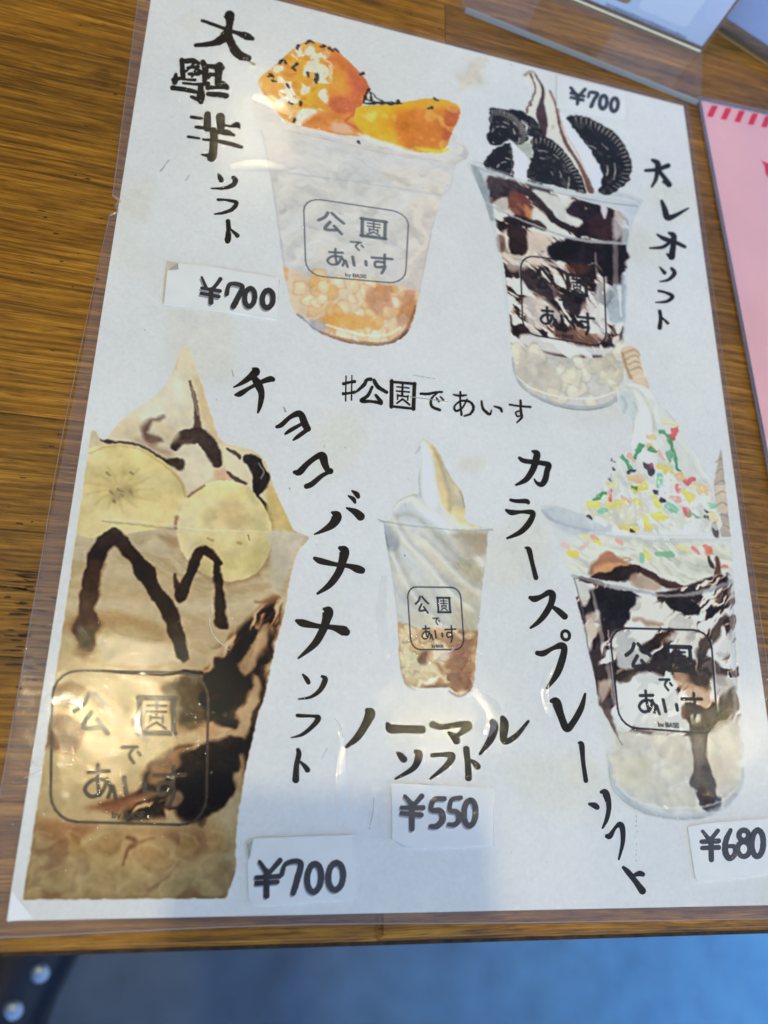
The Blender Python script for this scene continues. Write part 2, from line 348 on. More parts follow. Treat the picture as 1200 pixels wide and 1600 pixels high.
# ---- the paper itself: faint mottling, yellowed patches, scuffs
IMG += (NF[96] * 1.4 + NF[24] * .5 + NF[3] * .7)[..., None]
IMG += (step(NG[96], .9, 2.2) * 6)[..., None] * np.array([-.3, -.6, -1.8], np.float32)
pp = Pen(0, 0, 1)
for (x, y, r, al) in ((215, 320, 24, .18), (300, 30, 22, .12), (735, 115, 24, .30), (225, 290, 18, .12), (730, 725, 12, .3), (870, 175, 18, .2), (270, 560, 18, .06), (905, 1200, 30, .12)):
    pp.P([(x + r * math.cos(t) * (1 + .3 * math.sin(3 * t)), y + r * .9 * math.sin(t)) for t in np.linspace(0, 6.2, 9)[:-1]], (196, 188, 160), 14, al, (5, 24))
pp.P([(722, 118), (745, 88), (765, 95), (740, 130), (715, 145)], (205, 196, 178), 5, .45, (3, 24))
rr = random.Random(4)
for k in range(260):
    x, y = rr.uniform(60, 1150), rr.uniform(0, 1420); l = rr.choice([1, 1, 2, 2, 3, 9 if rr.random() < .25 else 2]); th = rr.uniform(0, 3.1)
    pp.L([(x, y, rr.uniform(.7, 1.5)), (x + l * math.cos(th), y + l * math.sin(th), .6)], (120, 118, 110), .8, rr.uniform(.15, .5))
for q in ([(252,266,1.2),(264,250,1.5)],[(250,268,1),(256,262,1)],[(296,274,1),(290,282,1)],[(363,578,1),(365,588,1.4)],[(443,636,2),(446,643,3)],[(455,1222,.8),(460,1214,.8)],[(503,1185,.8),(512,1168,.8)],[(645,586,1),(680,592,1)],[(452,762,1.4),(455,770,1)],[(392,98,4),(396,100,5)]):
    pp.L(q, (95, 90, 80), .9, .55)
pp.L([(391, 97, 3), (397, 100, 4)], (160, 150, 90), .8, .8)

# ---- picture 1: sweet-potato cup
p = Pen(390, 40, 3.3333)
body = [(400,150),(398,185),(410,215),(425,290),(440,400),(450,455),(460,488),(480,505),(497,519),(530,532),(560,538),(592,540),(622,532),(640,514),(650,480),(663,420),(675,360),(688,315),(700,288),(712,258),(728,250),(729,232),(700,205),(600,180),(450,150)]
b1 = Pen(0, 0, 1); CM = b1.mask(body, 2.0); b1.clip = CM
b1.P(body, (206, 207, 206), 2)
b1.P([(408,200),(520,228),(700,255),(690,310),(640,300),(430,260)], (198, 202, 206), 8, .8)
b1.P([(640,320),(690,300),(655,500),(625,520)], (205, 188, 172), 10, .85)
b1.P([(600,260),(700,270),(690,300),(620,290)], (214, 204, 184), 8, .8)
b1.P([(440,340),(470,330),(475,420),(450,450)], (200, 206, 212), 8, .8)
lay(((0, TW, 0, TH), CM), blend(step(SW2, -1.2, 1.2), (188, 190, 192), (208, 208, 206), (222, 220, 214)), .42)
lay(((0, TW, 0, TH), CM), blend(step(SW1, -1.4, 1.4), (186, 180, 170), (210, 206, 200), (222, 222, 222)), .28)
lay(((0, TW, 0, TH), CM), blend(step(FOLD3, -1.5, 1.5), (176, 176, 176), (204, 205, 204), (216, 216, 214), (226, 226, 224)), .16)
b1.L([(408,205,5),(425,290,3),(442,400,3),(452,460,3)], (182, 187, 192), 2, .8)
b1.L([(431,268,2.5),(560,285,2),(690,305,2.5)], (178, 182, 186), 3, .6)
b1.L([(700,290,3),(676,360,3),(655,470,3)], (170, 166, 162), 1.6, .7)
b1.L([(655,330,14),(652,350,10),(668,375,6),(640,410,5)], (226, 216, 206), 3, .6)
fl = [(440,425),(520,432),(650,450),(655,480),(640,515),(600,533),(540,530),(480,500),(455,480)]
b1.P(fl, (216, 196, 166), 6, .9, (3, 12))
flakes(b1, scatter(fl, 44, 3, 9), [(226,204,170),(222,192,146),(216,176,118),(228,212,186)], 13, 2, (206, 150, 88), .75, .8)
for q in ([(575,450),(610,445),(608,478),(585,490),(572,470)], [(628,462),(648,455),(645,500),(620,510)]):
    b1.P(q, (180, 112, 82), 6, .5, (3, 12))
b1.P([(500,495),(560,490),(590,505),(560,515),(510,512)], (222, 160, 80), 5, .7, (3, 12))
b1.L([(465,492,5),(480,506,6),(500,521,6)], (120, 128, 148), 2, .7); b1.P([(485,500),(510,505),(505,520),(492,515)], (150, 160, 190), 4, .6)
b1.L([(500,520,5),(545,533,6),(600,538,7),(635,518,8),(650,480,6)], (150, 104, 72), 3, .8)
b1.L([(520,530,2),(570,540,2.5),(610,538,3),(638,516,3)], (90, 70, 62), 1.4, .8)
b1.L([(510,508,4),(560,522,5),(600,524,4),(625,512,4)], (228, 222, 210), 2, .7)
# potatoes
pot = [(45,300),(60,265),(150,190),(240,110),(310,80),(420,110),(500,170),(580,250),(622,320),(600,390),(548,460),(560,520),(600,575),(500,572),(430,560),(350,540),(250,520),(170,480),(120,410),(70,350)]
PM = p.mask(pot, 1.4); p.clip = PM
p.P(pot, (222, 160, 62), 1.6)
p.P([(400,110),(500,170),(600,290),(622,330),(560,470),(430,450),(400,420),(430,280),(400,190)], (208, 120, 62), 8, .95, (3, 24))
p.P([(430,200),(500,260),(500,360),(430,330)], (232, 158, 60), 14, .7); p.P([(520,200),(610,310),(590,370),(530,330)], (196, 100, 76), 10, .8)
p.P([(420,380),(560,380),(560,460),(440,450)], (192, 98, 66), 10, .8)
p.P([(290,180),(370,200),(380,300),(300,420),(270,380)], (238, 176, 40), 10, .8)
lay(((0, TW, 0, TH), PM), (226, 216, 204), .9, None, step(NF[12] + .7 * NG[24], .55, .95) * p.mask([(60,300),(230,120),(400,120),(420,240),(420,330),(380,440),(240,510),(90,400)], 6))
lay(((0, TW, 0, TH), PM), (206, 132, 44), .7, None, step(NG[12] + .5 * NF[6], .5, 1.3) * p.mask([(60,300),(230,120),(400,120),(420,240),(420,330),(380,440),(240,510),(90,400)], 6))
p.P([(260,440),(350,440),(300,500),(240,530)], (232, 228, 222), 4, .9); p.P([(350,460),(480,460),(600,575),(430,565),(270,525)], (214, 134, 70), 6, .9)
p.P([(430,510),(500,510),(540,560),(440,555)], (222, 188, 168), 8, .8)
p.L([(545,465,10),(500,500,14),(555,530,6)], (176, 82, 56), 4, .7)
p.L([(320,140,8),(380,165,12),(425,215,8),(425,270,6)], (240, 226, 196), 3, .8, (2, 6))
p.L([(470,140,10),(560,220,16),(612,315,10),(600,345,8)], (184, 92, 72), 4, .7)
pot2 = [(545,490),(556,430),(600,418),(700,412),(800,398),(960,378),(1075,408),(1097,460),(1062,540),(1045,580),(1010,645),(870,660),(740,622),(620,580),(565,530)]
PM2 = p.mask(pot2, 1.4); p.clip = PM2
p.P(pot2, (230, 168, 44), 1.6)
p.P([(760,450),(1060,430),(1090,480),(1010,640),(870,655),(760,600)], (208, 122, 44), 14, .9, (4, 24))
p.P([(1030,430),(1095,460),(1060,560),(1012,640),(1000,560)], (178, 84, 44), 8, .8)
p.P([(560,440),(660,430),(680,560),(580,520)], (232, 180, 56), 10, .8); p.P([(600,460),(660,455),(640,500),(610,490)], (240, 206, 120), 6, .7)
lay(((0, TW, 0, TH), PM2), (232, 190, 96), .45, None, step(NF[12], .4, 1.2))
p.clip = None
p.P([(860,630),(940,640),(1030,645),(1020,665),(920,662)], (238, 196, 50), 4, .9, (2, 12))
p.P([(560,560),(700,600),(870,655),(860,670),(640,612)], (236, 230, 218), 5, .7)
for q in ([(592,400,10),(622,330,10),(640,400,8)], [(600,402,14),(660,405,14),(740,402,16),(790,398,12)], [(640,350,7),(680,390,9),(715,405,8)], [(610,380,10),(650,398,9)]):
    p.L(q, (48, 42, 44), 1.2, .9, (1.2, 6))
seeds = [(300,88),(325,84),(380,108),(425,125),(455,130),(250,112),(240,205),(185,190),(232,225),(305,255),(350,262),(345,290),(352,275),(115,260),(130,290),(105,262),(200,315),(265,408),(215,405),(232,495),(585,252),(970,385),(942,430),(740,408),(770,400),(570,612),(160,190)]
for i, (x, y) in enumerate(seeds):
    r = random.Random(i); th = r.uniform(0, 3); c_, s_ = math.cos(th) * 9, math.sin(th) * 9
    p.L([(x - c_, y - s_, 17), (x + c_, y + s_, 12)], (46, 42, 50), 1.1, .95); p.L([(x - 2, y - 3, 4), (x + c_ * .5 - 2, y - 3, 3)], (150, 146, 158), 1, .8)
p.L([(0,460,10),(60,470,8)], (225, 225, 225), 3, .5)
# rim
p.L([(20,430,8),(40,480,10),(180,530,12),(400,580,12),(640,640,14),(860,680,14),(1060,700,12),(1120,690,12),(1132,650,10),(1050,590,6)], (206, 203, 198), 2.2, .85)
p.L([(180,545,3),(400,592,3),(640,652,3),(860,690,3),(1000,706,3)], (172, 164, 162), 1.4, .7)
p.L([(1140,655,3),(1128,692,3),(1075,716,3),(1045,840,3),(1010,880,3)], (188, 180, 172), 1.2, .6)
logo([(474, 308), (639, 333), (633, 444), (478, 430)], (84, 90, 96), 2.2, .85, .86)

# ---- picture 2: cookie cup
p = Pen(730, 80, 3.243); q5 = Pen(730, 340, 3.243); b = Pen(0, 0, 1)
body = [(733,253),(745,285),(762,330),(778,400),(790,480),(798,540),(803,585),(822,612),(860,632),(905,641),(945,637),(968,622),(974,590),(977,540),(979,470),(981,400),(988,350),(1001,322),(998,308),(900,285),(800,262)]
CM = b.mask(body, 1.5); b.clip = CM; p.clip = None
b.P(body, (196, 202, 204), 2)
inner = [(765,300),(775,350),(788,420),(797,500),(803,545),(850,560),(920,575),(965,560),(974,500),(976,400),(980,340),(900,310),(800,275)]
IM = b.mask(inner, 2)
b.P(inner, (214, 208, 198), 3)
lay(((0, TW, 0, TH), IM), blend(step(SW4 + .25 * NF[12], -.62, .42), (30, 26, 32), (42, 34, 38), (70, 50, 48), (168, 138, 120), (214, 206, 196), (224, 222, 216)), .92)
lay(((0, TW, 0, TH), IM), (100, 66, 56), .5, None, step(NF[24], .7, 1.6))
# glass grey sides
b.L([(742,262,10),(756,300,14),(768,340,10)], (140, 152, 158), 4, .8); b.L([(985,330,26),(978,400,14),(975,500,10)], (190, 200, 208), 5, .75)
# cream + dark in upper band
p.P([(110,640),(230,660),(310,700),(270,760),(200,800),(150,790),(120,730)], (60, 46, 46), 4, .9, (2, 12)); p.P([(140,760),(200,740),(210,800),(160,820)], (205, 198, 186), 4, .9)
p.P([(220,710),(290,730),(340,830),(310,860),(230,820),(210,770)], (116, 66, 54), 5, .9); p.P([(290,780),(320,800),(340,850),(300,840)], (206, 150, 100), 6, .7)
p.P([(330,700),(480,740),(560,760),(500,800),(560,870),(480,890),(400,800)], (214, 214, 206), 5, .95)
p.P([(340,790),(420,850),(500,940),(380,930),(330,860)], (222, 218, 208), 5, .95)
p.L([(265,710,20),(330,730,30),(390,790,34),(450,860,38),(560,915,40)], (50, 38, 38), 2.5, .95, (1.5, 12))
p.P([(210,830),(300,840),(390,880),(380,905),(250,870)], (44, 34, 36), 3, .9, (2, 12))
p.P([(500,795),(545,755),(590,770),(600,800),(680,795),(730,800),(750,850),(745,950),(640,945),(540,925),(590,860),(520,830)], (50, 38, 44), 3, .95, (2, 12))
p.P([(610,880),(690,800),(740,880),(735,945),(640,935)], (76, 48, 52), 6, .7); p.P([(680,780),(710,800),(700,850),(680,820)], (226, 224, 226), 3, .9)
p.P([(745,820),(790,830),(780,930),(748,950)], (188, 178, 172), 5, .8)
q5.P([(170,90),(320,70),(420,200),(300,270),(190,240)], (208, 196, 184), 8, .7, (3, 12))
q5.P([(210,60),(260,45),(300,60),(308,180),(260,190),(215,170)], (44, 32, 34), 3, .92, (2, 12)); q5.P([(150,90),(190,100),(190,170),(160,170)], (86, 70, 66), 4, .8)
q5.P([(310,70),(400,90),(430,130),(330,190),(310,150)], (206, 190, 174), 5, .9)
q5.P([(410,150),(500,105),(640,115),(800,135),(795,280),(720,300),(640,235),(560,255),(480,235),(420,205)], (36, 30, 40), 4, .95, (3, 12))
q5.L([(160,190,14),(260,200,24),(400,230,20),(480,250,16)], (208, 196, 182), 4, .8); q5.P([(520,230),(620,240),(600,290),(530,290)], (84, 54, 48), 5, .8)
q5.P([(270,290),(340,270),(400,320),(470,380),(420,430),(340,400),(290,340)], (70, 60, 66), 6, .8, (4, 24))
q5.P([(470,380),(560,370),(610,420),(560,490),(490,440)], (48, 40, 46), 5, .9, (3, 12)); q5.P([(290,400),(420,440),(480,520),(330,560),(290,470)], (216, 208, 200), 6, .8, (3, 24))
q5.P([(590,430),(650,450),(620,500),(580,480)], (190, 168, 170), 6, .7); q5.P([(450,580),(560,570),(700,600),(690,640),(540,640),(460,620)], (120, 92, 84), 5, .8, (3, 12))
q5.P([(610,420),(700,300),(690,590),(610,560)], (216, 214, 210), 6, .7, (4, 24))
q5.P([(710,360),(800,340),(800,420),(790,520),(720,520)], (150, 168, 178), 5, .8); q5.L([(770,350,20),(775,440,10),(780,500,8)], (226, 228, 226), 3, .8)
q5.P([(705,610),(750,600),(800,560),(800,640),(720,655)], (52, 58, 66), 4, .85, (3, 12)); q5.P([(735,610),(770,600),(768,650),(740,640)], (226, 216, 208), 3, .9)
q5.P([(300,590),(520,640),(700,660),(790,650),(770,690),(640,700),(450,690),(270,640)], (222, 222, 218), 5, .9)
# bottom glass with pale chips
bot = [(803,540),(870,556),(930,560),(972,545),(974,590),(966,620),(930,632),(880,628),(830,610),(806,585)]
b.P(bot, (198, 196, 188), 3, .95)
flakes(b, scatter(bot, 26, 8, 11), [(214,210,190),(206,202,180),(220,216,200),(196,190,170)], 16, 6, (176, 170, 152), .75, .75)
b.P([(812,555),(830,548),(870,580),(880,605),(840,602),(815,585)], (190, 184, 172), 5, .6)
b.L([(801,560,4),(805,590,6),(828,616,9),(868,633,9),(910,639,9),(948,634,8),(970,616,6)], (168, 172, 172), 2.5, .85)
b.L([(806,588,2),(832,607,3),(880,621,3),(930,622,3),(962,612,2)], (224, 226, 224), 1.3, .7); b.L([(845,628,3),(900,641,3),(945,637,3)], (126, 126, 120), 1.8, .6)
# spire
sp = [(288,115),(320,98),(355,112),(402,190),(440,255),(475,345),(500,400),(540,480),(600,590),(640,680),(640,722),(560,722),(450,650),(400,560),(395,440),(360,360),(296,316),(330,240),(325,170)]
p.P(sp, (220, 214, 204), 2); p.P([(470,320),(500,335),(560,420),(650,545),(685,640),(662,700),(620,720),(560,560),(500,430)], (230, 232, 232), 3, .95)
p.L([(345,120,9),(383,190,12),(378,260,22),(376,320,48),(384,370,40),(386,430,24)], (70, 48, 48), 2.2, .95)
p.L([(318,118,10),(340,165,9),(340,215,8),(318,270,8),(300,312,8)], (90, 62, 50), 1.6, .9, (1, 6)); p.L([(290,122,12),(318,104,12),(345,112,10)], (140, 132, 120), 2, .8)
p.L([(418,200,8),(452,280,12),(470,380,14),(500,465,20),(560,560,18),(600,640,26),(625,705,34)], (104, 70, 58), 2.6, .95)
p.L([(425,215,3),(470,330,4),(500,420,6),(560,520,6),(612,640,8)], (196, 164, 130), 1.8, .8); p.P([(430,375),(445,380),(440,395),(428,390)], (186, 176, 150), 3, .7)
p.P([(250,480),(320,465),(330,520),(318,560),(282,520)], (176, 180, 168), 3); p.P([(228,480),(270,500),(312,560),(300,665),(240,640),(228,560)], (232, 232, 232), 2.4)
DK = (34, 30, 33)
cook = {
 'a': ([(118,294),(170,290),(240,320),(290,370),(308,430),(292,470),(250,474),(215,452),(150,482),(108,462),(100,420),(112,380),(108,330)], (170, 430), 140),
 'b': ([(215,305),(270,303),(340,348),(374,402),(362,432),(312,428),(302,372)], (250, 420), 110),
 'c': ([(95,548),(150,492),(218,472),(234,560),(232,640),(150,625),(92,592)], (190, 600), 110),
 'd': ([(322,442),(380,430),(445,462),(512,528),(565,610),(602,700),(588,722),(480,692),(322,655),(308,600),(332,520)], (360, 660), 230),
 'e': ([(505,335),(560,324),(640,348),(735,402),(802,480),(834,580),(818,650),(752,712),(692,726),(664,702),(686,630),(658,560),(600,470),(540,395)], (590, 600), 235)}
for k, (pts, cen, R) in cook.items():
    m = p.mask(pts, 1.3, (1.2, 6))
    p.P(pts, DK, 1.3, 1, (1.2, 6))
    lay(((0, TW, 0, TH), m), (104, 97, 90), .45, None, step(NF[6] + .5 * NF[12], .7, 1.7)); lay(((0, TW, 0, TH), m), (24, 22, 26), .5, None, step(NG[12], .6, 1.5))
    p.clip = m
    r = random.Random(k)
    for f in (.35, .52, .68):
        for s in range(7):
            a0 = r.uniform(-3.1, 3.1); l = r.uniform(.15, .4)
            p.L([(cen[0] + R * f * math.cos(t), cen[1] + R * f * math.sin(t), 5) for t in (a0, a0 + l / 2, a0 + l)], (178, 170, 160), 1.0, .8)
    if k in 'ade':
        out = [q for q in pts]
        for i in range(62):
            t = i / 62 * 6.2832
            x, y = math.cos(t), math.sin(t)
            # radial ticks just inside the scalloped edge
            e = next((s for s in range(300, 20, -6) if 0 < 1), 0)
            # walk outwards until leaving the outline
            lo, hi = 0.0, 420.0
            for _ in range(9):
                md = (lo + hi) / 2; X, Y = cen[0] + x * md, cen[1] + y * md; ins = False
                for j in range(len(pts)):
                    (ax, ay), (bx, by) = pts[j], pts[(j + 1) % len(pts)]
                    if (ay > Y) != (by > Y) and X < (bx - ax) * (Y - ay) / (by - ay) + ax: ins = not ins
                if ins: lo = md
                else: hi = md
            if lo > R * .72:
                p.L([(cen[0] + x * (lo - 34), cen[1] + y * (lo - 34), 3), (cen[0] + x * (lo - 6), cen[1] + y * (lo - 6), 5)], (164, 158, 150), .9, .9)
    p.clip = None
p.L([(215,470,5),(225,540,4),(230,630,4)], (170, 166, 160), 1.5, .5)
# rim
p.L([(15,568,10),(100,600,16),(250,650,18),(450,702,18),(650,742,18),(800,768,18),(872,772,14)], (196, 202, 204), 2, .8)
p.L([(20,574,3),(200,648,4),(450,716,4),(700,766,4),(860,784,4)], (120, 124, 126), 1.3, .7); p.L([(15,566,3),(200,618,3),(450,688,3),(700,735,3),(870,764,3)], (232, 236, 238), 1.2, .7)
p.L([(760,725,6),(820,740,6),(870,765,6)], (176, 186, 190), 2, .7)
p.L([(95,768,8),(200,822,8),(350,885,9),(500,940,12),(620,962,16),(800,975,12)], (176, 182, 186), 2, .8)
b.L([(772,330,5),(785,430,6),(798,520,5)], (214, 222, 226), 3, .4); b.L([(960,345,7),(962,430,8),(960,520,5)], (170, 180, 190), 4, .45); b.L([(930,395,3),(934,450,4),(934,500,3)], (190, 196, 202), 2, .4)
logo([(813, 398), (943, 415), (948, 543), (817, 521)], (30, 30, 36), 2.4, .95, 1.15)
b.L([(812,405,2),(814,450,2),(818,500,2)], (160, 170, 180), 1, .5)

# ---- picture 3: chocolate banana cup (cropped square at the left and bottom)
p = Pen(0, 520, 2.5); r7 = Pen(0, 880, 2.5); r8 = Pen(0, 1180, 2.5); b = Pen(0, 0, 1)
out = [(288,543),(296,546),(312,590),(330,648),(345,688),(372,697),(395,704),(415,722),(428,760),(445,800),(460,829),(482,840),(464,866),(452,910),(446,950),(430,1010),(418,1070),(403,1120),(391,1170),(384,1200),(370,1290),(352,1404),(200,1405),(36,1406),(60,1240),(90,1020),(118,830),(140,679),(160,688),(172,678),(195,652),(248,613),(272,575),(280,548)]
CM = b.mask(out, 1.3) * b.mask([(140,500),(142,679),(36,1406),(353,1404),(500,1000),(520,500)], .8, None, True)
for q in (p, r7, r8, b): q.clip = CM
lay(((0, TW, 0, TH), CM), (212, 200, 168), 1.0)
p.P([(700,60),(745,50),(790,150),(830,300),(880,440),(700,480),(420,420),(440,370),(560,260),(680,150)], (222, 214, 190), 5, 1)
p.P([(760,180),(800,190),(840,300),(875,430),(820,400),(780,300)], (212, 192, 150), 8, .9); p.P([(600,220),(700,160),(720,300),(620,340),(520,350)], (230, 226, 210), 14, .8)
p.P([(420,400),(520,330),(560,360),(520,420)], (216, 202, 170), 8, .8)
p.L([(742,190,10),(755,240,12),(768,300,16),(772,380,30)], (84, 60, 54), 2.4, .95); p.L([(748,210,4),(762,270,4),(774,320,5)], (206, 180, 160), 1.5, .7)
p.L([(640,330,10),(590,355,22),(565,390,30),(600,420,50),(625,425,34)], (96, 68, 60), 6, .85, (2, 12)); p.L([(540,420,18),(600,450,24),(660,470,20)], (150, 112, 88), 8, .6)
p.L([(690,440,40),(720,410,60),(775,400,66),(820,440,62),(850,510,40)], (58, 42, 40), 2.4, .96, (1.5, 12)); p.L([(700,425,16),(745,425,10)], (120, 90, 70), 4, .5)
p.P([(600,350),(680,370),(700,400),(660,440),(640,400)], (218, 204, 170), 6, .8)
p.P([(700,450),(760,440),(820,500),(830,560),(770,600),(730,620),(690,560)], (224, 214, 190), 4, .98)
p.L([(665,505,40),(690,512,50)], (62, 44, 40), 3, .9, (2, 12)); p.L([(400,418,16),(440,430,18),(530,436,12),(600,470,10),(650,500,12)], (60, 44, 44), 2, .9)
p.P([(840,540),(890,530),(900,580),(850,590)], (206, 160, 130), 6, .7)
p.P([(870,450),(905,450),(950,490),(990,560),(1000,620),(940,590),(890,540)], (222, 212, 184), 3, .95)
p.L([(890,455,10),(925,475,16),(935,490,10)], (62, 48, 44), 2, .9); p.L([(890,545,10),(920,570,18),(960,590,10)], (70, 50, 46), 2, .9)
p.P([(945,490),(990,478),(1030,510),(1048,560),(1040,600),(1005,645),(985,600),(980,540)], (44, 38, 40), 2.2, .97, (1.5, 12)); p.L([(1010,510,5),(1030,540,6),(1020,570,5)], (190, 190, 190), 1.5, .6)
p.L([(1005,640,20),(1040,690,28),(1058,730,24)], (40, 34, 36), 2.2, .96)
p.P([(1050,590),(1090,640),(1140,740),(1180,775),(1060,770),(1040,660)], (208, 186, 122), 5, .95)
# cup wall area
p.P([(290,770),(700,760),(1190,790),(1160,860),(1110,1020),(260,1020)], (196, 184, 156), 6, .8)
r7.P([(250,0),(1140,0),(1090,140),(1000,260),(800,420),(200,420)], (200, 186, 152), 8, .8)
fm = p.mask([(290,770),(700,770),(1190,790),(1100,1100),(1040,1240),(700,1330),(160,1330)], 8) * CM
lay(((0, TW, 0, TH), fm), blend(step(FOLD1, -1.8, 1.8), (160, 140, 102), (192, 176, 140), (212, 200, 168), (226, 218, 194)), .30)
lay(((0, TW, 0, TH), p.mask([(700,60),(745,50),(840,320),(880,440),(700,480),(420,420),(560,260)], 10) * CM), blend(step(FOLD2, -1.5, 1.5), (200, 184, 150), (222, 212, 188), (234, 228, 212)), .08)
# bananas
ban = [(330,470),(420,436),(520,440),(620,490),(700,560),(735,640),(705,700),(680,748),(560,775),(400,800),(300,782),(280,650)]
bm_ = p.mask(ban, 1.6) * CM
lay(((0, TW, 0, TH), bm_), blend(step(NG[24] + .5 * NF[12], -1.6, 1.6), (214, 200, 150), (224, 210, 158), (230, 219, 174)), 1.0)
p.clip = bm_
p.P([(360,540),(440,510),(530,520),(560,600),(500,670),(400,670),(350,610)], (212, 196, 136), 14, .8, (3, 24)); p.P([(420,440),(600,480),(660,560),(560,540),(440,490)], (228, 212, 144), 10, .6)
p.P([(540,650),(700,600),(690,730),(560,770)], (222, 204, 140), 10, .6); p.P([(290,690),(380,720),(560,760),(300,790)], (226, 212, 160), 8, .8)
for q in ([(430,620,9),(440,630,6)],[(460,610,8),(480,620,8)],[(505,618,8),(512,625,5)],[(445,655,12),(448,662,8)],[(470,632,6),(480,640,5)],[(415,545,8),(430,555,6)],[(510,545,7),(520,552,5)]):
    p.L(q, (120, 96, 70), 2, .7)
for k in range(13):
    t = k / 13 * 6.283; cx_, cy_ = 465, 610
    p.L([(cx_ + 26 * math.cos(t), cy_ + 18 * math.sin(t), 5), (cx_ + 70 * math.cos(t + .1), cy_ + 50 * math.sin(t + .1), 9), (cx_ + 130 * math.cos(t), cy_ + 92 * math.sin(t), 3)], (184, 164, 104), 4, .38)
p.P([(440,600),(490,595),(510,625),(470,650),(435,635)], (150, 130, 92), 7, .45, (3, 12))
p.L([(350,470,4),(430,443,4),(530,450,4),(620,500,5),(700,575,6),(722,640,5)], (190, 158, 96), 3, .7)
p.clip = CM
ban2 = [(700,700),(730,642),(800,592),(880,576),(960,600),(1022,662),(1060,750),(1052,860),(1000,940),(905,972),(800,945),(720,870),(690,790)]
p.P([(x + 6, y + 12) for x, y in ban2], (130, 104, 74), 6, .45)
m2 = p.mask(ban2, 1.6) * CM
lay(((0, TW, 0, TH), m2), blend(step(NG[24] + .5 * NF[12], -1.6, 1.6), (212, 200, 148), (224, 212, 160), (230, 220, 176)), 1.0); p.clip = m2
p.P([(860,660),(930,670),(960,740),(900,780),(840,740)], (204, 180, 128), 14, .8, (3, 24)); p.P([(760,620),(880,590),(980,640),(880,650)], (226, 210, 142), 10, .6)
p.P([(760,850),(950,880),(1020,820),(980,930),(860,950)], (226, 214, 152), 12, .7); p.P([(700,720),(760,720),(760,860),(710,820)], (216, 206, 168), 10, .7)
p.L([(815,805,10),(830,812,10)], (176, 140, 80), 3, .8); p.L([(930,820,9),(940,822,9)], (176, 140, 80), 3, .8); p.L([(970,790,3),(973,810,3)], (70, 60, 50), 1, .8)
p.clip = CM
p.L([(735,640,10),(760,620,8),(800,596,6)], (130, 84, 64), 2, .8); p.L([(690,720,14),(684,760,8)], (120, 80, 60), 3, .7)
# cup rim and folds
p.L([(400,728,4),(600,742,5),(800,770,6),(1000,775,4),(1190,790,4)], (232, 226, 200), 2, .7); p.L([(400,735,3),(550,752,3),(690,768,3)], (130, 108, 84), 2, .6)
p.P([(1050,780),(1190,792),(1160,850),(1100,1000),(1060,1000),(1060,860)], (206, 200, 184), 6, .85)
p.P([(620,790),(690,800),(690,840),(640,815)], (150, 126, 100), 5, .6)
r7.L([(250,160,30),(500,150,36),(800,170,34),(1000,150,30)], (218, 208, 184), 8, .7); r7.L([(240,240,24),(460,215,30),(640,260,18)], (170, 146, 108), 10, .5)
r7.P([(370,290),(520,300),(660,330),(690,400),(500,430),(380,400)], (222, 212, 186), 8, .85); r7.L([(400,400,10),(560,410,12),(680,390,10)], (170, 146, 116), 6, .6)
r7.L([(680,60,10),(690,110,10),(700,150,8)], (128, 96, 66), 3, .6)
r7.P([(420,110),(650,90),(780,130),(650,150),(440,150)], (196, 180, 146), 8, .6)
r7.L([(240,250,44),(420,222,60),(560,246,40),(660,300,18)], (166,146,106), 12, .6); r7.L([(230,60,30),(480,40,40),(640,70,26)], (206,194,162), 10, .6); 
BN = np.maximum(bm_, m2)[..., None]; IMG += BN * .0 * (IMG.mean(2, keepdims=True) * np.array([1.05, 1.0, .93], np.float32) - IMG)
# syrup drips: big arch and small arch
p.L([(445,800,60),(400,830,62),(375,900,64),(350,980,64)], (52, 38, 36), 2.4, .97, (1.5, 12)); r7.L([(375,20,64),(355,120,80),(345,200,84),(335,280,70),(345,340,30)], (78, 56, 48), 4, .95, (3, 12))
p.L([(440,800,64),(480,820,60),(530,880,54),(580,950,60)], (60, 44, 42), 2.2, .97, (1.5, 12)); r7.L([(540,10,56),(600,100,58),(660,190,64),(690,270,56),(710,340,50),(712,365,44)], (58, 44, 38), 2.2, .98, (1.5, 12))
p.L([(740,950,30),(760,890,40),(790,850,38),(830,870,34),(860,900,16)], (62, 42, 42), 2, .95); r7.L([(765,0,30),(735,60,34),(712,110,50),(708,130,46)], (54, 42, 38), 2, .97); r7.L([(682,45,10),(692,90,24),(705,125,30)], (60, 46, 42), 2, .9)
p.L([(845,890,20),(845,950,24)], (60, 44, 44), 2, .9); r7.L([(845,0,30),(852,90,34),(860,180,44),(862,230,56)], (60, 46, 40), 2.6, .97, (1.5, 12))
# chocolate marbling right and low
cho = [(1060,130),(1085,150),(1060,300),(1020,500),(980,650),(940,800),(880,900),(600,1010),(420,960),(560,880),(640,760),(740,700),(800,620),(690,660),(640,480),(720,420),(820,440),(850,360),(980,250),(1010,190)]
r7.P([(980,200),(1085,140),(1050,360),(980,660),(900,880),(560,1000),(560,860),(700,660),(800,430),(900,330)], (150, 116, 92), 8, .85, (4, 24))
mm = r7.mask([(850,330),(1085,140),(1060,330),(1000,640),(900,900),(500,1010),(560,860),(760,640),(790,430)], 8) * CM
lay(((0, TW, 0, TH), mm), blend(step(SW3 + .2 * NF[12], -.5, .9), (40, 32, 32), (56, 42, 38), (110, 76, 58), (196, 164, 130), (218, 204, 172)), .95)
r7.P([(800,440),(870,370),(980,250),(985,300),(920,400),(960,440),(1000,420),(960,560),(880,640),(810,600)], (58, 46, 40), 4, .92, (4, 24))
r7.P([(640,500),(700,440),(790,430),(800,600),(760,660),(700,640),(700,520)], (76, 62, 48), 6, .8, (3, 24))
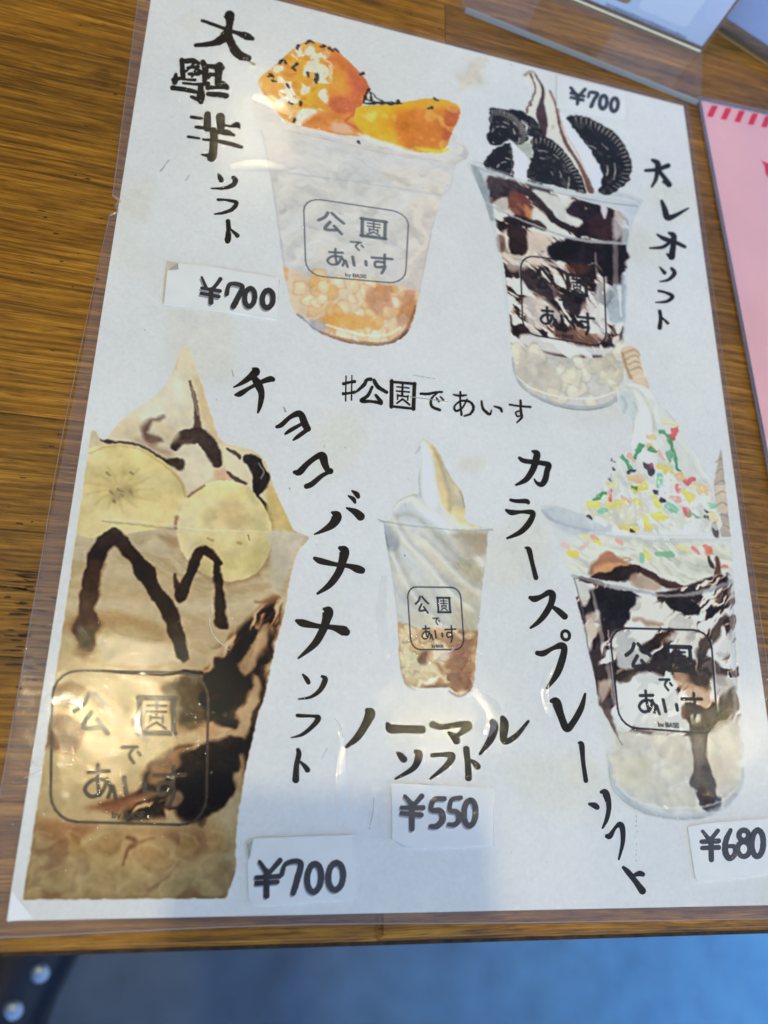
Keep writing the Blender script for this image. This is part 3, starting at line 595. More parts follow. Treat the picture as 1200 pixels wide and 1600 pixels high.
r7.P([(920,400),(990,290),(1060,240),(1030,340),(960,430)], (202, 180, 150), 5, .85, (2, 24)); r7.P([(900,660),(1000,500),(1015,520),(950,680),(840,760),(800,770)], (206, 186, 156), 5, .9, (2, 24))
r7.P([(700,640),(800,630),(870,640),(860,700),(760,760),(640,790),(620,760)], (212, 196, 164), 6, .9, (3, 24)); r7.P([(760,640),(860,620),(820,690)], (196, 150, 120), 6, .6)
r7.P([(800,800),(950,680),(940,800),(900,900),(640,900),(660,860)], (62, 48, 44), 5, .95, (3, 24)); r7.P([(560,820),(680,740),(760,700),(700,800),(600,880)], (70, 54, 46), 6, .85, (3, 12))
r8.P([(380,190),(560,140),(660,120),(780,50),(950,10),(890,160),(840,230),(720,270),(700,200),(560,170)], (66, 50, 46), 5, .92, (4, 24)); r8.P([(660,150),(730,140),(720,200),(650,200)], (170, 168, 160), 5, .7)
r8.P([(330,200),(480,160),(620,140),(560,190),(400,215)], (150, 104, 82), 6, .8, (3, 24)); r8.P([(220,140),(420,150),(320,210),(230,200)], (216, 206, 178), 8, .7)
# glare-free left side of the cup
r7.P([(180,330),(370,340),(430,420),(560,520),(500,560),(330,560),(200,520)], (196, 186, 152), 8, .6); r7.P([(330,510),(420,500),(470,560),(520,620),(440,640),(360,560)], (110, 100, 82), 6, .6, (4, 12))
r7.P([(180,600),(260,580),(310,640),(280,740),(170,740),(165,660)], (112, 78, 68), 7, .85, (4, 24))
r7.P([(200,480),(300,440),(320,500),(230,560)], (120, 112, 92), 7, .6, (5, 12))
r7.L([(400,420,8),(520,430,9),(640,436,8),(700,425,16),(790,430,14)], (44, 38, 34), 1.8, .9)
# base: banana chips
r8.P([(110,240),(240,270),(500,290),(720,270),(950,230),(900,420),(880,570),(80,570)], (196, 178, 144), 6, .95)
r8.P([(140,270),(360,280),(250,400),(300,470),(160,480),(120,380)], (170, 138, 112), 8, .8, (3, 24)); r8.P([(640,320),(700,300),(780,290),(830,370),(770,390),(700,350)], (158, 130, 116), 6, .8, (3, 24))
r8.P([(380,300),(480,290),(500,350),(470,420),(400,440),(290,420),(260,400),(310,340)], (214, 202, 164), 5, .9, (2, 24)); r8.P([(490,400),(520,350),(600,330),(690,360),(700,420),(620,470),(540,480),(490,440)], (210, 196, 158), 4, .92, (2, 24))
r8.P([(560,380),(620,370),(640,410),(580,420)], (186, 166, 128), 7, .6); r8.L([(500,320,16),(530,345,20),(500,370,14),(482,430,8)], (122, 86, 78), 3, .8); r8.L([(600,325,8),(540,345,14)], (140, 104, 90), 4, .7)
r8.P([(150,450),(200,490),(300,470),(380,480),(330,520),(180,525)], (216, 206, 172), 5, .9); r8.P([(400,440),(540,480),(560,540),(420,560),(250,560),(300,520)], (204, 188, 146), 6, .85, (3, 24))
r8.L([(500,555,8),(580,530,14),(660,480,20),(700,420,10)], (146, 110, 92), 4, .75); r8.P([(720,400),(880,380),(880,500),(700,560),(640,540)], (206, 190, 148), 8, .8, (3, 24))
r8.P([(130,510),(230,540),(200,570),(120,560)], (160, 116, 84), 6, .7); r8.P([(700,530),(760,515),(860,540),(850,565),(700,565)], (166, 130, 104), 6, .7); r8.P([(900,20),(955,20),(930,250),(890,560),(870,400),(850,250)], (206, 198, 174), 7, .85)
r7.P([(300,190),(385,190),(370,330),(330,380),(300,300)], (104,82,66), 9, .55, (4,12))
r7.P([(640,480),(720,430),(790,440),(800,600),(760,660),(690,640),(650,560)], (84,66,48), 7, .7, (4,12))
r7.P([(800,440),(860,380),(985,245),(1000,320),(962,420),(932,560),(880,645),(820,620)], (42,33,29), 5, .92, (4,12))
r7.P([(1030,300),(1062,250),(1055,400),(1005,600),(965,690),(990,520),(1000,420)], (60,46,40), 5, .85, (3,12))
r7.P([(930,405),(1000,290),(1052,225),(1030,345),(962,440)], (200,176,144), 5, .85, (3,12)); r7.P([(990,430),(1014,500),(960,662),(862,742),(800,772),(900,660),(950,560)], (208,188,156), 5, .92, (3,12))
r7.P([(640,790),(760,722),(880,692),(950,684),(940,790),(890,900),(760,915),(680,880)], (48,37,34), 5, .94, (3,12)); r8.P([(720,100),(800,40),(955,0),(902,150),(842,232),(732,270),(700,205)], (44,34,33), 5, .94, (3,12))
r7.P([(600,800),(700,740),(760,720),(690,800),(620,860),(590,850)], (196,160,132), 6, .7, (3,12)); r7.L([(1000,160,10),(1060,150,16),(1085,140,10)], (120,88,66), 4, .7, (3,12))
r8.P([(100,480),(60,575),(880,575),(900,420),(700,560),(300,570),(150,560)], (158,130,98), 10, .5)
r8.clip = CM
for x, y, R, th in ((180,330,46,.3),(300,360,60,1.2),(420,330,52,-.2),(600,400,70,.4),(740,350,50,.9),(830,430,60,-.4),(230,480,66,-.3),(390,500,64,.5),(520,530,56,-.1),(680,520,66,-.5),(800,520,50,.3),(140,430,40,1.2),(860,330,40,.8),(150,545,44,0)):
    pts = [(x + R * (1 + .16 * math.sin(3 * a + x)) * math.cos(a) * math.cos(th) - R * .62 * math.sin(a) * math.sin(th), y + R * (1 + .16 * math.sin(3 * a + x)) * math.cos(a) * math.sin(th) + R * .62 * math.sin(a) * math.cos(th)) for a in np.linspace(0, 6.283, 11)[:-1]]
    r8.P([(a + 5, b_ + 8) for a, b_ in pts], (124, 94, 70), 9, .6, (4, 12)); r8.P(pts, (214, 200, 160), 6, .7, (4, 12)); r8.P([(x + (a - x) * .6, y + (b_ - y) * .55) for a, b_ in pts], (190, 172, 130), 7, .5)
    r8.L([q + (4,) for q in pts[5:9]], (232, 220, 188), 3.5, .5)
BM = b.mask(out, 2) * CM
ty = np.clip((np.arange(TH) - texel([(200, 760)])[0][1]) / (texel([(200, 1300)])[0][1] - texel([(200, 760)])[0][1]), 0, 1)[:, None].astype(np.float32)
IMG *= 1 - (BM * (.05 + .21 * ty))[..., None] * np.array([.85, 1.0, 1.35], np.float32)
logo([(83, 1047), (326, 1052), (322, 1290), (78, 1283)], (62, 56, 50), 4.6, .88, 1.0, True, 4.4)

# ---- picture 4: plain soft serve
p = Pen(560, 660, 4.8); q = Pen(560, 880, 4.8)
sp = [(445,190),(470,135),(500,130),(560,170),(610,240),(650,330),(710,440),(780,530),(798,640),(812,735),(900,775),(1000,795),(1010,815),(970,830),(960,1000),(925,1250),(905,1500),(880,1760),(860,1990),(800,2030),(740,2040),(680,1990),(560,1990),(420,1990),(350,1960),(320,1850),(300,1700),(300,1560),(245,1100),(205,900),(190,760),(145,725),(240,735),(262,640),(310,580),(400,540),(455,530),(450,420),(480,270)]
CM = p.mask(sp, 1.2); p.clip = CM; q.clip = CM
lay(((0, TW, 0, TH), CM), (194, 197, 191), 1.0)
p.P([(440,190),(500,130),(570,280),(590,420),(620,600),(520,640),(450,560),(470,300)], (208, 213, 214), 5, .9)
p.L([(470,180,12),(490,260,16),(475,400,26),(470,520,26),(500,620,24)], (186, 194, 194), 8, .7)
p.P([(500,130),(560,170),(610,240),(640,420),(700,600),(690,700),(630,640),(600,480),(570,300)], (216, 196, 144), 5, .95)
p.L([(560,190,8),(600,270,12),(650,400,22),(700,560,50),(690,660,30)], (160, 146, 108), 7, .85); p.P([(640,340),(710,440),(780,530),(798,650),(740,690),(690,600),(680,480)], (196, 186, 156), 7, .85)
p.L([(760,520,10),(790,580,10),(798,640,8)], (140, 128, 96), 3, .7); p.P([(700,650),(800,650),(812,740),(900,780),(760,790),(700,720)], (218, 202, 146), 6, .9)
p.P([(290,620),(330,570),(400,545),(455,600),(500,650),(420,620),(340,600)], (208, 206, 184), 6, .8)
p.P([(300,620),(400,600),(560,700),(640,790),(400,780),(280,700)], (196, 204, 208), 8, .8); p.L([(400,590,10),(470,635,16),(560,690,20),(640,770,26),(720,860,34),(800,980,30)], (216, 198, 148), 4, .9)
p.L([(430,600,6),(490,650,8),(530,670,6)], (150, 138, 100), 4, .7); p.P([(520,640),(620,640),(720,720),(780,800),(680,800),(600,720)], (210, 214, 214), 6, .9)
p.P([(700,820),(960,830),(950,960),(820,1010),(760,930)], (176, 168, 148), 10, .85); p.P([(820,930),(950,900),(940,1000),(860,1020)], (170, 150, 128), 10, .7)
p.P([(440,810),(640,830),(760,960),(840,1060),(700,1010),(560,900)], (186, 188, 182), 10, .8); p.P([(720,1060),(930,1040),(915,1250),(820,1220),(740,1140)], (170, 162, 140), 10, .8)
p.P([(460,900),(540,940),(620,1050),(700,1150),(620,1150),(500,1020)], (210, 200, 168), 10, .7); p.P([(260,850),(430,850),(540,1060),(600,1180),(420,1180),(280,1080)], (206, 210, 208), 12, .7)
p.L([(720,960,6),(800,1020,8),(900,1010,6)], (216, 212, 200), 3, .7); p.L([(430,850,6),(560,930,8),(700,1060,8),(850,1100,6)], (220, 222, 220), 4, .6)
p.P([(195,770),(270,790),(310,880),(290,960),(235,965),(205,880)], (150, 158, 168), 4, .85); p.L([(190,760,6),(205,860,8),(235,960,10)], (104, 112, 122), 2, .8); p.L([(235,960,8),(260,940,10),(300,960,8)], (206, 186, 176), 4, .5)
q.P([(250,100),(900,120),(900,480),(300,470)], (200, 202, 196), 12, .5); q.P([(700,0),(930,0),(900,300),(890,500),(700,450),(760,200)], (178, 168, 134), 16, .75)
q.P([(640,60),(860,150),(740,160)], (196, 192, 180), 8, .6); q.L([(560,40,14),(700,160,20),(860,170,16)], (160, 154, 140), 9, .5); q.P([(380,400),(520,380),(560,470),(420,500)], (192, 184, 158), 9, .7)
lay(((0, TW, 0, TH), CM * p.mask([(240,560),(520,640),(812,735),(960,830),(925,1250),(890,1560),(300,1540),(245,1100),(190,760)], 8)), blend(step(FOLD2, -1.5, 1.5), (166, 160, 140), (198, 198, 190), (214, 216, 214), (224, 226, 226)), .16)
p.L([(268,650,16),(320,590,30),(400,575,40),(470,640,50),(600,740,60),(740,860,60),(860,980,50),(930,1060,30)], (228,232,231), 8, .9); p.L([(290,700,12),(420,700,22),(560,820,30),(700,960,34),(840,1080,28)], (150,148,132), 9, .6)
p.L([(640,700,20),(720,760,40),(820,800,50),(930,820,30)], (226,222,204), 8, .8); p.P([(700,830),(965,830),(950,980),(860,1010),(780,940)], (158,146,122), 9, .7)
for a_ in ([(250,700,10),(330,860,26),(520,1060,34),(700,1280,34),(860,1400,20)],[(240,960,8),(330,1160,24),(480,1380,30),(600,1500,18)],[(430,840,14),(600,990,34),(780,1180,36),(920,1270,22)]):
    p.L([(x, y, w * 1.5) for x, y, w in a_], (226, 229, 228), 9, .75); p.L([(x + 34, y + 2, w * .8) for x, y, w in a_], (158, 154, 138), 8, .55); p.L([(x - 30, y + 12, w * .5) for x, y, w in a_], (206, 196, 160), 7, .5)
p.P([(470,170),(520,180),(560,420),(590,620),(500,600),(470,400)], (226, 230, 230), 9, .8); p.L([(446,200,6),(470,280,7),(452,430,9),(470,560,9)], (150, 160, 164), 3, .6); p.L([(262,640,7),(300,590,8),(400,545,8),(455,535,6)], (176, 176, 150), 3, .6); p.L([(560,165,5),(620,250,7),(700,420,8),(785,530,7),(803,640,6),(815,730,5)], (150, 138, 104), 2.5, .6)
gr = [(300,484),(420,500),(560,480),(700,500),(895,520),(880,760),(860,900),(790,990),(740,990),(660,930),(560,940),(420,950),(350,900),(320,780),(300,620)]
q.P(gr, (204, 176, 136), 4, .98)
q.P([(700,500),(895,520),(880,760),(860,920),(760,1000),(690,960),(640,860),(720,640)], (150, 108, 84), 8, .9, (3, 12))
flakes(q, scatter(gr[:-1], 30, 5, 55), [(218,204,170),(206,188,150),(190,152,112),(212,196,160)], 62, 9, (142, 104, 74), .75, .8)
q.P([(310,500),(370,520),(390,600),(330,640),(305,580)], (214, 200, 164), 4, .9, (2, 12)); q.P([(340,640),(440,680),(560,760),(600,860),(500,900),(440,950),(370,900),(330,760)], (206, 202, 168), 4, .95, (2, 12))
q.P([(440,690),(520,660),(520,740),(460,745)], (110, 76, 62), 4, .8, (2, 12)); q.P([(560,640),(640,620),(700,680),(620,760),(570,720)], (216, 212, 196), 5, .85)
q.P([(700,620),(830,640),(850,700),(800,760),(700,740)], (166, 116, 94), 6, .8); q.P([(650,760),(760,740),(850,800),(850,900),(760,980),(680,920)], (138, 92, 72), 6, .85, (3, 12)); q.P([(600,820),(680,800),(700,880)], (200, 176, 140), 5, .7)
for x_, y_, rad_, c_ in ((350,560,44,(220,206,168)),(430,640,50,(208,180,130)),(520,560,46,(214,190,146)),(610,540,40,(186,150,112)),(700,580,52,(176,138,104)),(800,620,60,(158,118,92)),(640,700,44,(216,206,182)),(760,720,60,(146,108,86)),(830,780,46,(166,124,92)),(720,860,56,(130,96,78)),(420,780,60,(214,206,170)),(520,840,56,(210,196,154)),(400,880,44,(198,178,132)),(590,900,40,(176,140,104)),(800,900,44,(128,88,68))):
    pts = [(x_ + rad_ * (1 + .2 * math.sin(3 * a + x_)) * math.cos(a), y_ + .8 * rad_ * (1 + .2 * math.cos(2 * a + y_)) * math.sin(a)) for a in np.linspace(0, 6.283, 10)[:-1]]
    q.P([(a + 4, b_ + 7) for a, b_ in pts], (104, 72, 52), 4, .55, (2, 6)); q.P(pts, c_, 2.5, .85, (2, 6)); q.L([t_ + (7,) for t_ in pts[4:8]], [min(255, v + 26) for v in c_], 2.5, .6, (1.5, 6))
q.L([(550,640,10),(560,740,12),(620,840,14),(700,950,10)], (196, 170, 130), 3, .8); q.L([(590,750,16),(640,830,18)], (120, 82, 66), 5, .7); q.P([(490,910),(680,900),(690,950),(560,960)], (128, 98, 76), 5, .8, (2, 12))
q.P([(860,560),(895,560),(880,800),(855,860)], (188, 146, 100), 5, .7); q.P([(500,890),(580,850),(590,880),(510,915)], (234, 230, 218), 3, .8)
q.clip = None; p.clip = None
q.L([(300,500,4),(310,700,4),(325,830,4),(360,915,6),(430,955,5)], (150, 136, 112), 2, .6); q.L([(680,960,7),(740,995,9),(800,985,9),(855,920,6)], (96, 74, 60), 2.5, .75)
p.L([(148,728,8),(190,745,10),(400,775,8),(640,800,7),(850,812,6),(1005,805,12)], (150, 158, 162), 1.8, .8); p.L([(150,724,3),(300,742,3),(600,775,3),(1000,793,4)], (214, 218, 218), 1.2, .7)
p.L([(430,230,8),(450,210,8),(462,185,8)], (160, 164, 166), 3, .6); p.L([(205,900,4),(245,1100,4),(300,1500,4)], (178, 184, 186), 1.5, .6); p.L([(968,840,4),(955,1000,4),(925,1200,4),(900,1500,4)], (178, 180, 176), 1.5, .6)
p.L([(350,1000,9),(351,1001,9)], (70, 90, 60), 1, .8)
logo([(636, 917), (719, 918), (725.5, 1015), (642.5, 1015)], (38, 40, 46), 2.0, .95, 1.1)

# ---- picture 5: colour-sprinkle cup (cropped square at the right)
p = Pen(840, 530, 3.3333); q = Pen(840, 780, 3.3333); s = Pen(900, 1040, 4.0); b = Pen(0, 0, 1)
RC = b.mask([(700,400),(1060,400),(1122,690),(1127,700),(1143,850),(1152,1000),(1164,1150),(1170,1320),(700,1320)], .8, None, True)
# wafer stick between the cups
p.P([(435,55),(480,35),(525,60),(545,130),(580,260),(520,235),(475,210),(455,150)], (206, 190, 164), 2, .98)
for k in range(6):
    p.L([(450 + k * 9, 75 + k * 30, 7), (500 + k * 9, 55 + k * 30, 9), (530 + k * 8, 80 + k * 30, 7)], (170, 136, 104) if k < 4 else (196, 180, 160), 2.5, .7)
p.L([(440,70,10),(460,140,14),(485,200,16)], (150, 116, 84), 4, .7); p.L([(535,100,14),(560,190,14)], (220, 216, 206), 4, .7)
cr = [(415,270),(450,238),(520,235),(580,265),(640,340),(700,400),(760,500),(820,600),(880,700),(930,860),(950,920),(920,1000),(500,1020),(240,1000),(235,900),(300,820),(360,740),(400,660),(480,560),(495,470),(480,400),(430,370)]
CM = p.mask(cr, 2) * RC; CM2 = CM
lay(((0, TW, 0, TH), CM), (216, 220, 216), 1)
lay(((0, TW, 0, TH), CM), blend(step(FOLD2 + .3 * NF[12], -1.6, 1.6), (182, 186, 176), (210, 214, 210), (226, 228, 226)), .5)
p.clip = CM
p.P([(420,290),(480,270),(520,330),(500,440),(440,380)], (186, 196, 196), 5, .8); p.P([(500,270),(560,290),(590,380),(600,500),(500,600),(500,460),(530,360)], (220, 224, 220), 5, .8)
p.L([(440,300,14),(460,340,20),(450,390,14)], (160, 172, 170), 5, .7); p.L([(440,250,12),(520,262,16),(570,330,18),(600,400,18),(606,480,20)], (192, 194, 176), 5, .75); p.L([(500,330,8),(520,370,10)], (160,160,156), 4, .5)
p.P([(620,340),(720,420),(820,600),(860,720),(760,700),(660,560)], (206, 210, 204), 8, .7); p.L([(590,270,4),(680,380,4),(760,490,5),(850,640,5)], (188, 190, 178), 3, .7)
p.P([(260,860),(420,830),(560,860),(560,960),(420,980),(280,960)], (204, 202, 184), 8, .8); p.L([(360,975,8),(440,980,12),(520,965,8)], (176, 164, 130), 4, .6); p.P([(620,700),(720,720),(720,860),(620,840)], (226, 228, 224), 8, .7)
p.P([(640,900),(760,870),(760,980),(640,990)], (196, 202, 188), 8, .6); p.L([(500,440,8),(490,500,8),(480,540,6)], (172, 150, 130), 3, .6)
cup = [(843,792),(862,828),(878,868),(895,915),(903,950),(915,1000),(930,1060),(935,1110),(945,1170),(955,1230),(968,1255),(1000,1272),(1050,1281),(1100,1278),(1140,1255),(1160,1215),(1163,1170),(1158,1100),(1152,1000),(1147,900),(1145,840),(1100,838),(1000,830),(900,800),(870,790)]
CC = b.mask(cup, 1.5) * RC
b.clip = CC; q.clip = CC; s.clip = CC
lay(((0, TW, 0, TH), CC), (206, 210, 208), .95)
q.P([(30,45),(240,60),(280,110),(420,150),(240,190),(120,160)], (186, 194, 200), 8, .85); q.L([(25,60,12),(80,110,14),(200,150,14),(350,175,12)], (162, 172, 180), 4, .7)
p.clip = RC
# cream band with syrup
q.P([(150,270),(300,200),(700,230),(980,260),(990,400),(850,440),(700,440),(540,350),(330,400),(180,380)], (214, 216, 202), 7, .9)
q.P([(600,330),(760,310),(880,330),(900,400),(720,420)], (190, 194, 178), 12, .7); q.P([(560,260),(740,250),(700,330),(600,350)], (222, 224, 212), 8, .7)
lay(((0, TW, 0, TH), RC * q.mask([(150,240),(300,190),(980,230),(990,420),(850,450),(700,440),(540,350),(180,380)], 8)), blend(step(FOLD3, -1.5, 1.5), (180, 180, 160), (206, 208, 194), (222, 224, 216)), .5)
q.P([(262,380),(300,320),(370,268),(410,300),(480,340),(420,385),(330,395)], (140, 96, 76), 5, .85, (2, 12)); q.P([(300,350),(400,330),(470,345),(400,380),(300,392)], (208, 160, 112), 6, .85)
q.L([(430,318,6),(455,328,5),(485,315,6),(460,305,5),(430,318,5)], (170, 130, 90), 2, .8)
q.L([(290,410,40),(380,400,60),(460,385,70),(520,370,40)], (46, 38, 40), 3, .96, (2, 12)); q.L([(480,350,20),(560,380,34),(640,430,36),(720,455,30),(840,470,24)], (62, 44, 44), 2.4, .95, (1.5, 12)); q.P([(480,400),(540,390),(640,450),(600,480),(500,450)], (170, 148, 128), 5, .85)
q.L([(935,310,24),(940,360,30),(935,430,50)], (90, 60, 50), 3, .9); q.L([(890,300,14),(905,340,24),(915,355,14)], (60, 52, 54), 2, .9); q.L([(990,400,26),(990,430,20)], (50, 48, 52), 3, .9); q.P([(870,260),(900,255),(910,285),(880,290)], (196, 110, 84), 4, .8)
# lower body marbling
inner = [(898,905),(960,915),(1040,925),(1140,900),(1150,1000),(1157,1090),(1150,1130),(1110,1150),(1060,1150),(1010,1148),(975,1140),(950,1100),(930,1060),(915,990)]
IM = b.mask(inner, 3) * CC
b.P(inner, (214, 210, 202), 4, 1)
lay(((0, TW, 0, TH), IM), blend(step(SW1 + .2 * NF[12], -.5, .5), (34, 30, 38), (50, 42, 46), (110, 88, 80), (196, 178, 162), (218, 214, 206), (222, 222, 218)), .9)
q.P([(200,420),(280,460),(270,520),(240,560),(210,500)], (204, 204, 198), 4, .9)
q.P([(280,460),(420,470),(540,500),(500,560),(470,640),(400,680),(340,640),(280,560)], (38, 36, 44), 4, .96, (3, 12)); q.P([(640,520),(740,500),(820,540),(850,580),(800,610),(720,580)], (40, 36, 42), 3, .95, (3, 12)); q.L([(600,545,8),(660,520,14),(700,510,16)], (56, 48, 50), 2, .9)
q.P([(540,500),(640,540),(760,610),(830,650),(760,700),(640,660),(540,620),(470,600)], (216, 214, 204), 5, .85, (3, 12)); q.L([(500,630,10),(580,640,24),(650,650,14)], (150, 116, 90), 4, .7, (2, 12))
q.P([(240,600),(330,600),(300,690),(260,730)], (190, 176, 160), 5, .85, (3, 12)); q.L([(370,660,40),(310,740,60),(300,860,60),(310,980,50)], (56, 46, 50), 4, .9, (3, 12))
q.P([(400,700),(560,680),(600,760),(560,860),(440,880),(400,800)], (214, 216, 212), 5, .8, (2, 12)); q.L([(690,695,40),(620,730,50),(560,780,50)], (52, 42, 42), 3, .93, (2, 12)); q.L([(690,700,12),(650,750,20)], (130, 90, 72), 4, .6)
q.P([(690,690),(840,690),(850,740),(800,770),(690,760)], (212, 208, 196), 6, .8, (3, 12)); q.P([(700,800),(800,830),(820,900),(760,950),(680,900)], (44, 40, 46), 5, .9, (4, 12)); q.L([(990,620,40),(920,720,50),(860,770,60),(850,860,50)], (60, 52, 52), 4, .88, (3, 12))
q.P([(930,800),(1010,680),(1015,780),(960,840)], (202, 204, 200), 5, .85); q.P([(820,840),(880,800),(940,860),(980,960),(900,940)], (60, 56, 62), 5, .85, (4, 12)); q.P([(760,940),(860,920),(820,980)], (196, 160, 134), 6, .7)
s.P([(260,120),(420,40),(560,80),(640,180),(660,300),(720,400),(560,420),(380,390),(290,290)], (216, 220, 216), 5, .9); s.P([(260,40),(330,20),(380,60),(280,120)], (70, 62, 60), 5, .85, (3, 12))
s.P([(600,0),(700,60),(820,60),(840,200),(780,250),(700,170),(640,140)], (176, 146, 124), 6, .85, (4, 12)); s.P([(660,20),(760,10),(850,60),(820,130),(700,100)], (50, 44, 46), 6, .85, (4, 12))
s.P([(120,0),(240,20),(250,120),(230,260),(160,240),(130,120)], (64, 54, 56), 4, .9, (3, 12)); s.P([(140,110),(220,90),(200,170),(160,230)], (192, 174, 160), 5, .85); s.P([(160,240),(240,200),(220,300),(280,470),(290,500),(240,420)], (80, 74, 76), 3, .85)
s.P([(780,250),(880,240),(1000,180),(990,290),(920,330),(860,380),(800,420),(720,400),(740,300)], (60, 54, 58), 4, .92, (3, 12)); s.P([(900,180),(1000,100),(1000,190),(920,250)], (70, 66, 72), 5, .8, (3, 12)); s.P([(860,60),(980,80),(960,150),(880,190)], (186, 182, 174), 5, .8)
s.P([(660,250),(720,260),(710,320),(670,330)], (96, 66, 60), 4, .8); s.P([(720,310),(770,300),(770,350),(730,350)], (176, 188, 200), 4, .8)
# base
bs = [(300,400),(500,440),(700,440),(880,400),(1000,330),(1020,600),(1000,740),(860,880),(640,890),(420,860),(260,740),(210,620),(240,470)]
s.P(bs, (200, 200, 190), 8, .95)
SP = [(x, y) for x, y in scatter(bs, 22, 12, 90)]
flakes(s, SP, [(200,197,182),(194,191,176),(206,204,192),(188,185,176)], 105, 4, (168, 163, 150), .7, .42)
s.P([(290,600),(440,560),(480,680),(460,780),(330,760),(270,680)], (206, 202, 180), 10, .7); s.L([(460,560,16),(560,600,24),(600,520,20)], (220, 218, 206), 7, .6)
s.P([(820,600),(960,560),(980,700),(880,760)], (178, 170, 160), 12, .6)
s.P([(712,420),(820,410),(812,520),(830,620),(868,720),(880,810),(905,830),(880,900),(820,918),(780,870),(752,800),(735,770),(705,745),(735,640),(728,520)], (66, 62, 70), 3, .93, (1.5, 12))
s.P([(735,460),(800,450),(800,600),(750,620)], (92, 100, 112), 8, .6); s.P([(760,760),(850,780),(870,860),(800,890)], (58, 44, 42), 6, .7); s.L([(730,790,8),(750,780,10)], (190,190,186), 3, .7)
s.clip = RC; b.clip = RC
s.L([(205,600,8),(220,700,22),(270,790,28),(380,880,30),(520,930,26),(680,945,24),(840,920,24),(960,850,20),(1030,750,14),(1045,640,8)], (164, 174, 180), 5, .7); s.L([(250,740,8),(350,830,10),(500,880,10),(700,890,8),(880,860,8),(990,780,8)], (220, 226, 228), 3, .6)
s.L([(300,850,6),(450,925,8),(650,958,8),(800,945,6)], (120, 128, 130), 3, .5); s.L([(205,640,4),(225,760,5),(300,850,5)], (130, 140, 148), 2, .6); s.L([(160,260,4),(240,410,4),(290,495,4)], (80, 80, 84), 1.3, .8)
q.clip = RC
q.L([(190,410,8),(230,570,7),(262,760,7),(300,920,7)], (96, 102, 112), 2, .7); q.L([(180,395,10),(330,440,22),(480,470,20),(620,495,10)], (150, 156, 162), 3, .75); q.L([(600,500,14),(760,500,14),(900,470,24),(1010,430,16)], (150, 158, 164), 3, .75); q.L([(160,380,4),(330,425,5),(520,470,5)], (216, 222, 224), 1.5, .7)
q.L([(300,180,6),(500,205,10),(700,222,12),(880,215,12),(1015,210,10)], (190, 198, 200), 2, .75); q.L([(300,170,4),(600,195,5),(1010,200,5)], (222, 226, 226), 1.5, .7)
q.L([(1020,430,5),(1022,600,5),(1030,800,6),(1038,990,6)], (170, 176, 178), 2, .6)
# wafers behind the cup at the cropped edge
for pts, c in (([(952,570),(975,640),(985,760),(915,765),(930,680)], (178, 166, 148)), ([(915,765),(985,765),(1000,905),(935,900)], (196, 182, 162)), ([(940,905),(1004,900),(1012,1030),(955,1030)], (164, 156, 144))):
    p.P(pts, c, 2, .95, None, True)
for k in range(7):
    p.L([(925, 640 + k * 58, 5), (965, 620 + k * 58, 7), (1010, 650 + k * 58, 5)], (134, 120, 104), 2, .6)
p.P([(905,965),(935,955),(945,1030),(915,1020)], (50, 48, 52), 3, .8)
# whipped texture and sprinkles
p.clip = CM
lay(((0, TW, 0, TH), CM * p.mask([(240,820),(500,740),(900,740),(960,1000),(500,1020),(230,1000)], 8)), (234, 234, 228), .6, None, step(NF[12], .2, 1.0))
lay(((0, TW, 0, TH), CM * p.mask([(240,820),(400,700),(900,740),(960,1000),(500,1020),(230,1000)], 8)), (186, 186, 170), .45, None, step(NG[12], .5, 1.4))
p.clip = None
YE, RE, PK, GR, LG, BK, OR = (226, 204, 96), (206, 88, 92), (222, 160, 150), (64, 138, 90), (128, 188, 156), (44, 44, 54), (226, 180, 130)
spr = [(640,480,700,520,GR,22),(690,530,735,680,GR,20),(685,590,690,630,(110,160,130),26),(700,510,725,460,RE,30),(655,432,720,440,(222,212,170),22),(580,510,600,520,OR,30),(575,555,600,560,OR,26),(580,575,610,580,GR,26),(635,580,655,620,PK,24),
 (505,610,540,555,GR,24),(445,615,490,675,GR,18),(470,600,495,630,PK,18),(475,690,510,685,BK,18),(565,660,600,690,BK,34),(590,655,600,665,(150,70,90),22),(640,665,690,690,YE,30),(720,710,760,730,OR,22),(775,745,810,730,RE,26),(850,770,870,785,OR,34),(720,760,730,785,(216,110,116),26),(640,705,630,760,LG,30),
 (500,780,560,770,YE,34),(480,720,540,735,OR,30),(500,770,510,775,GR,16),(375,790,372,830,RE,24),(295,830,345,795,GR,22),(275,860,310,865,YE,32),(365,870,450,850,YE,30),(330,890,350,900,LG,30),(265,935,280,930,BK,16),(450,820,470,835,PK,20),(600,820,635,870,YE,32),(645,835,655,840,BK,26),(612,795,620,798,BK,18),
 (700,830,735,840,PK,28),(680,865,715,890,LG,34),(765,795,800,830,YE,36),(770,890,790,915,RE,30),(800,915,845,925,(110,170,120),20),(880,895,890,900,BK,18),(875,925,880,928,BK,16),(890,860,920,870,LG,24),(900,910,930,940,(222,190,130),24),(610,920,655,920,YE,34),(560,930,580,980,YE,28),(440,980,520,985,YE,24),(480,990,495,995,BK,16),(500,840,530,850,YE,24),(370,750,400,765,YE,20),(395,672,400,680,BK,16),(385,620,390,622,BK,6),(400,630,402,634,BK,6),(375,720,378,726,BK,8),(680,650,690,690,YE,18),(825,760,845,800,OR,26),(740,700,750,706,OR,20)]
for x0, y0, x1, y1, c, w in spr:
    p.L([(x0, y0, w), ((x0 + x1) / 2, (y0 + y1) / 2, w * 1.05), (x1, y1, w)], c, 2.0, .86, (1.6, 6)); p.L([(x0 - 2, y0 - w * .2, w * .25), (x1 - 2, y1 - w * .2, w * .25)], [min(255, v + 30) for v in c], 2, .4)
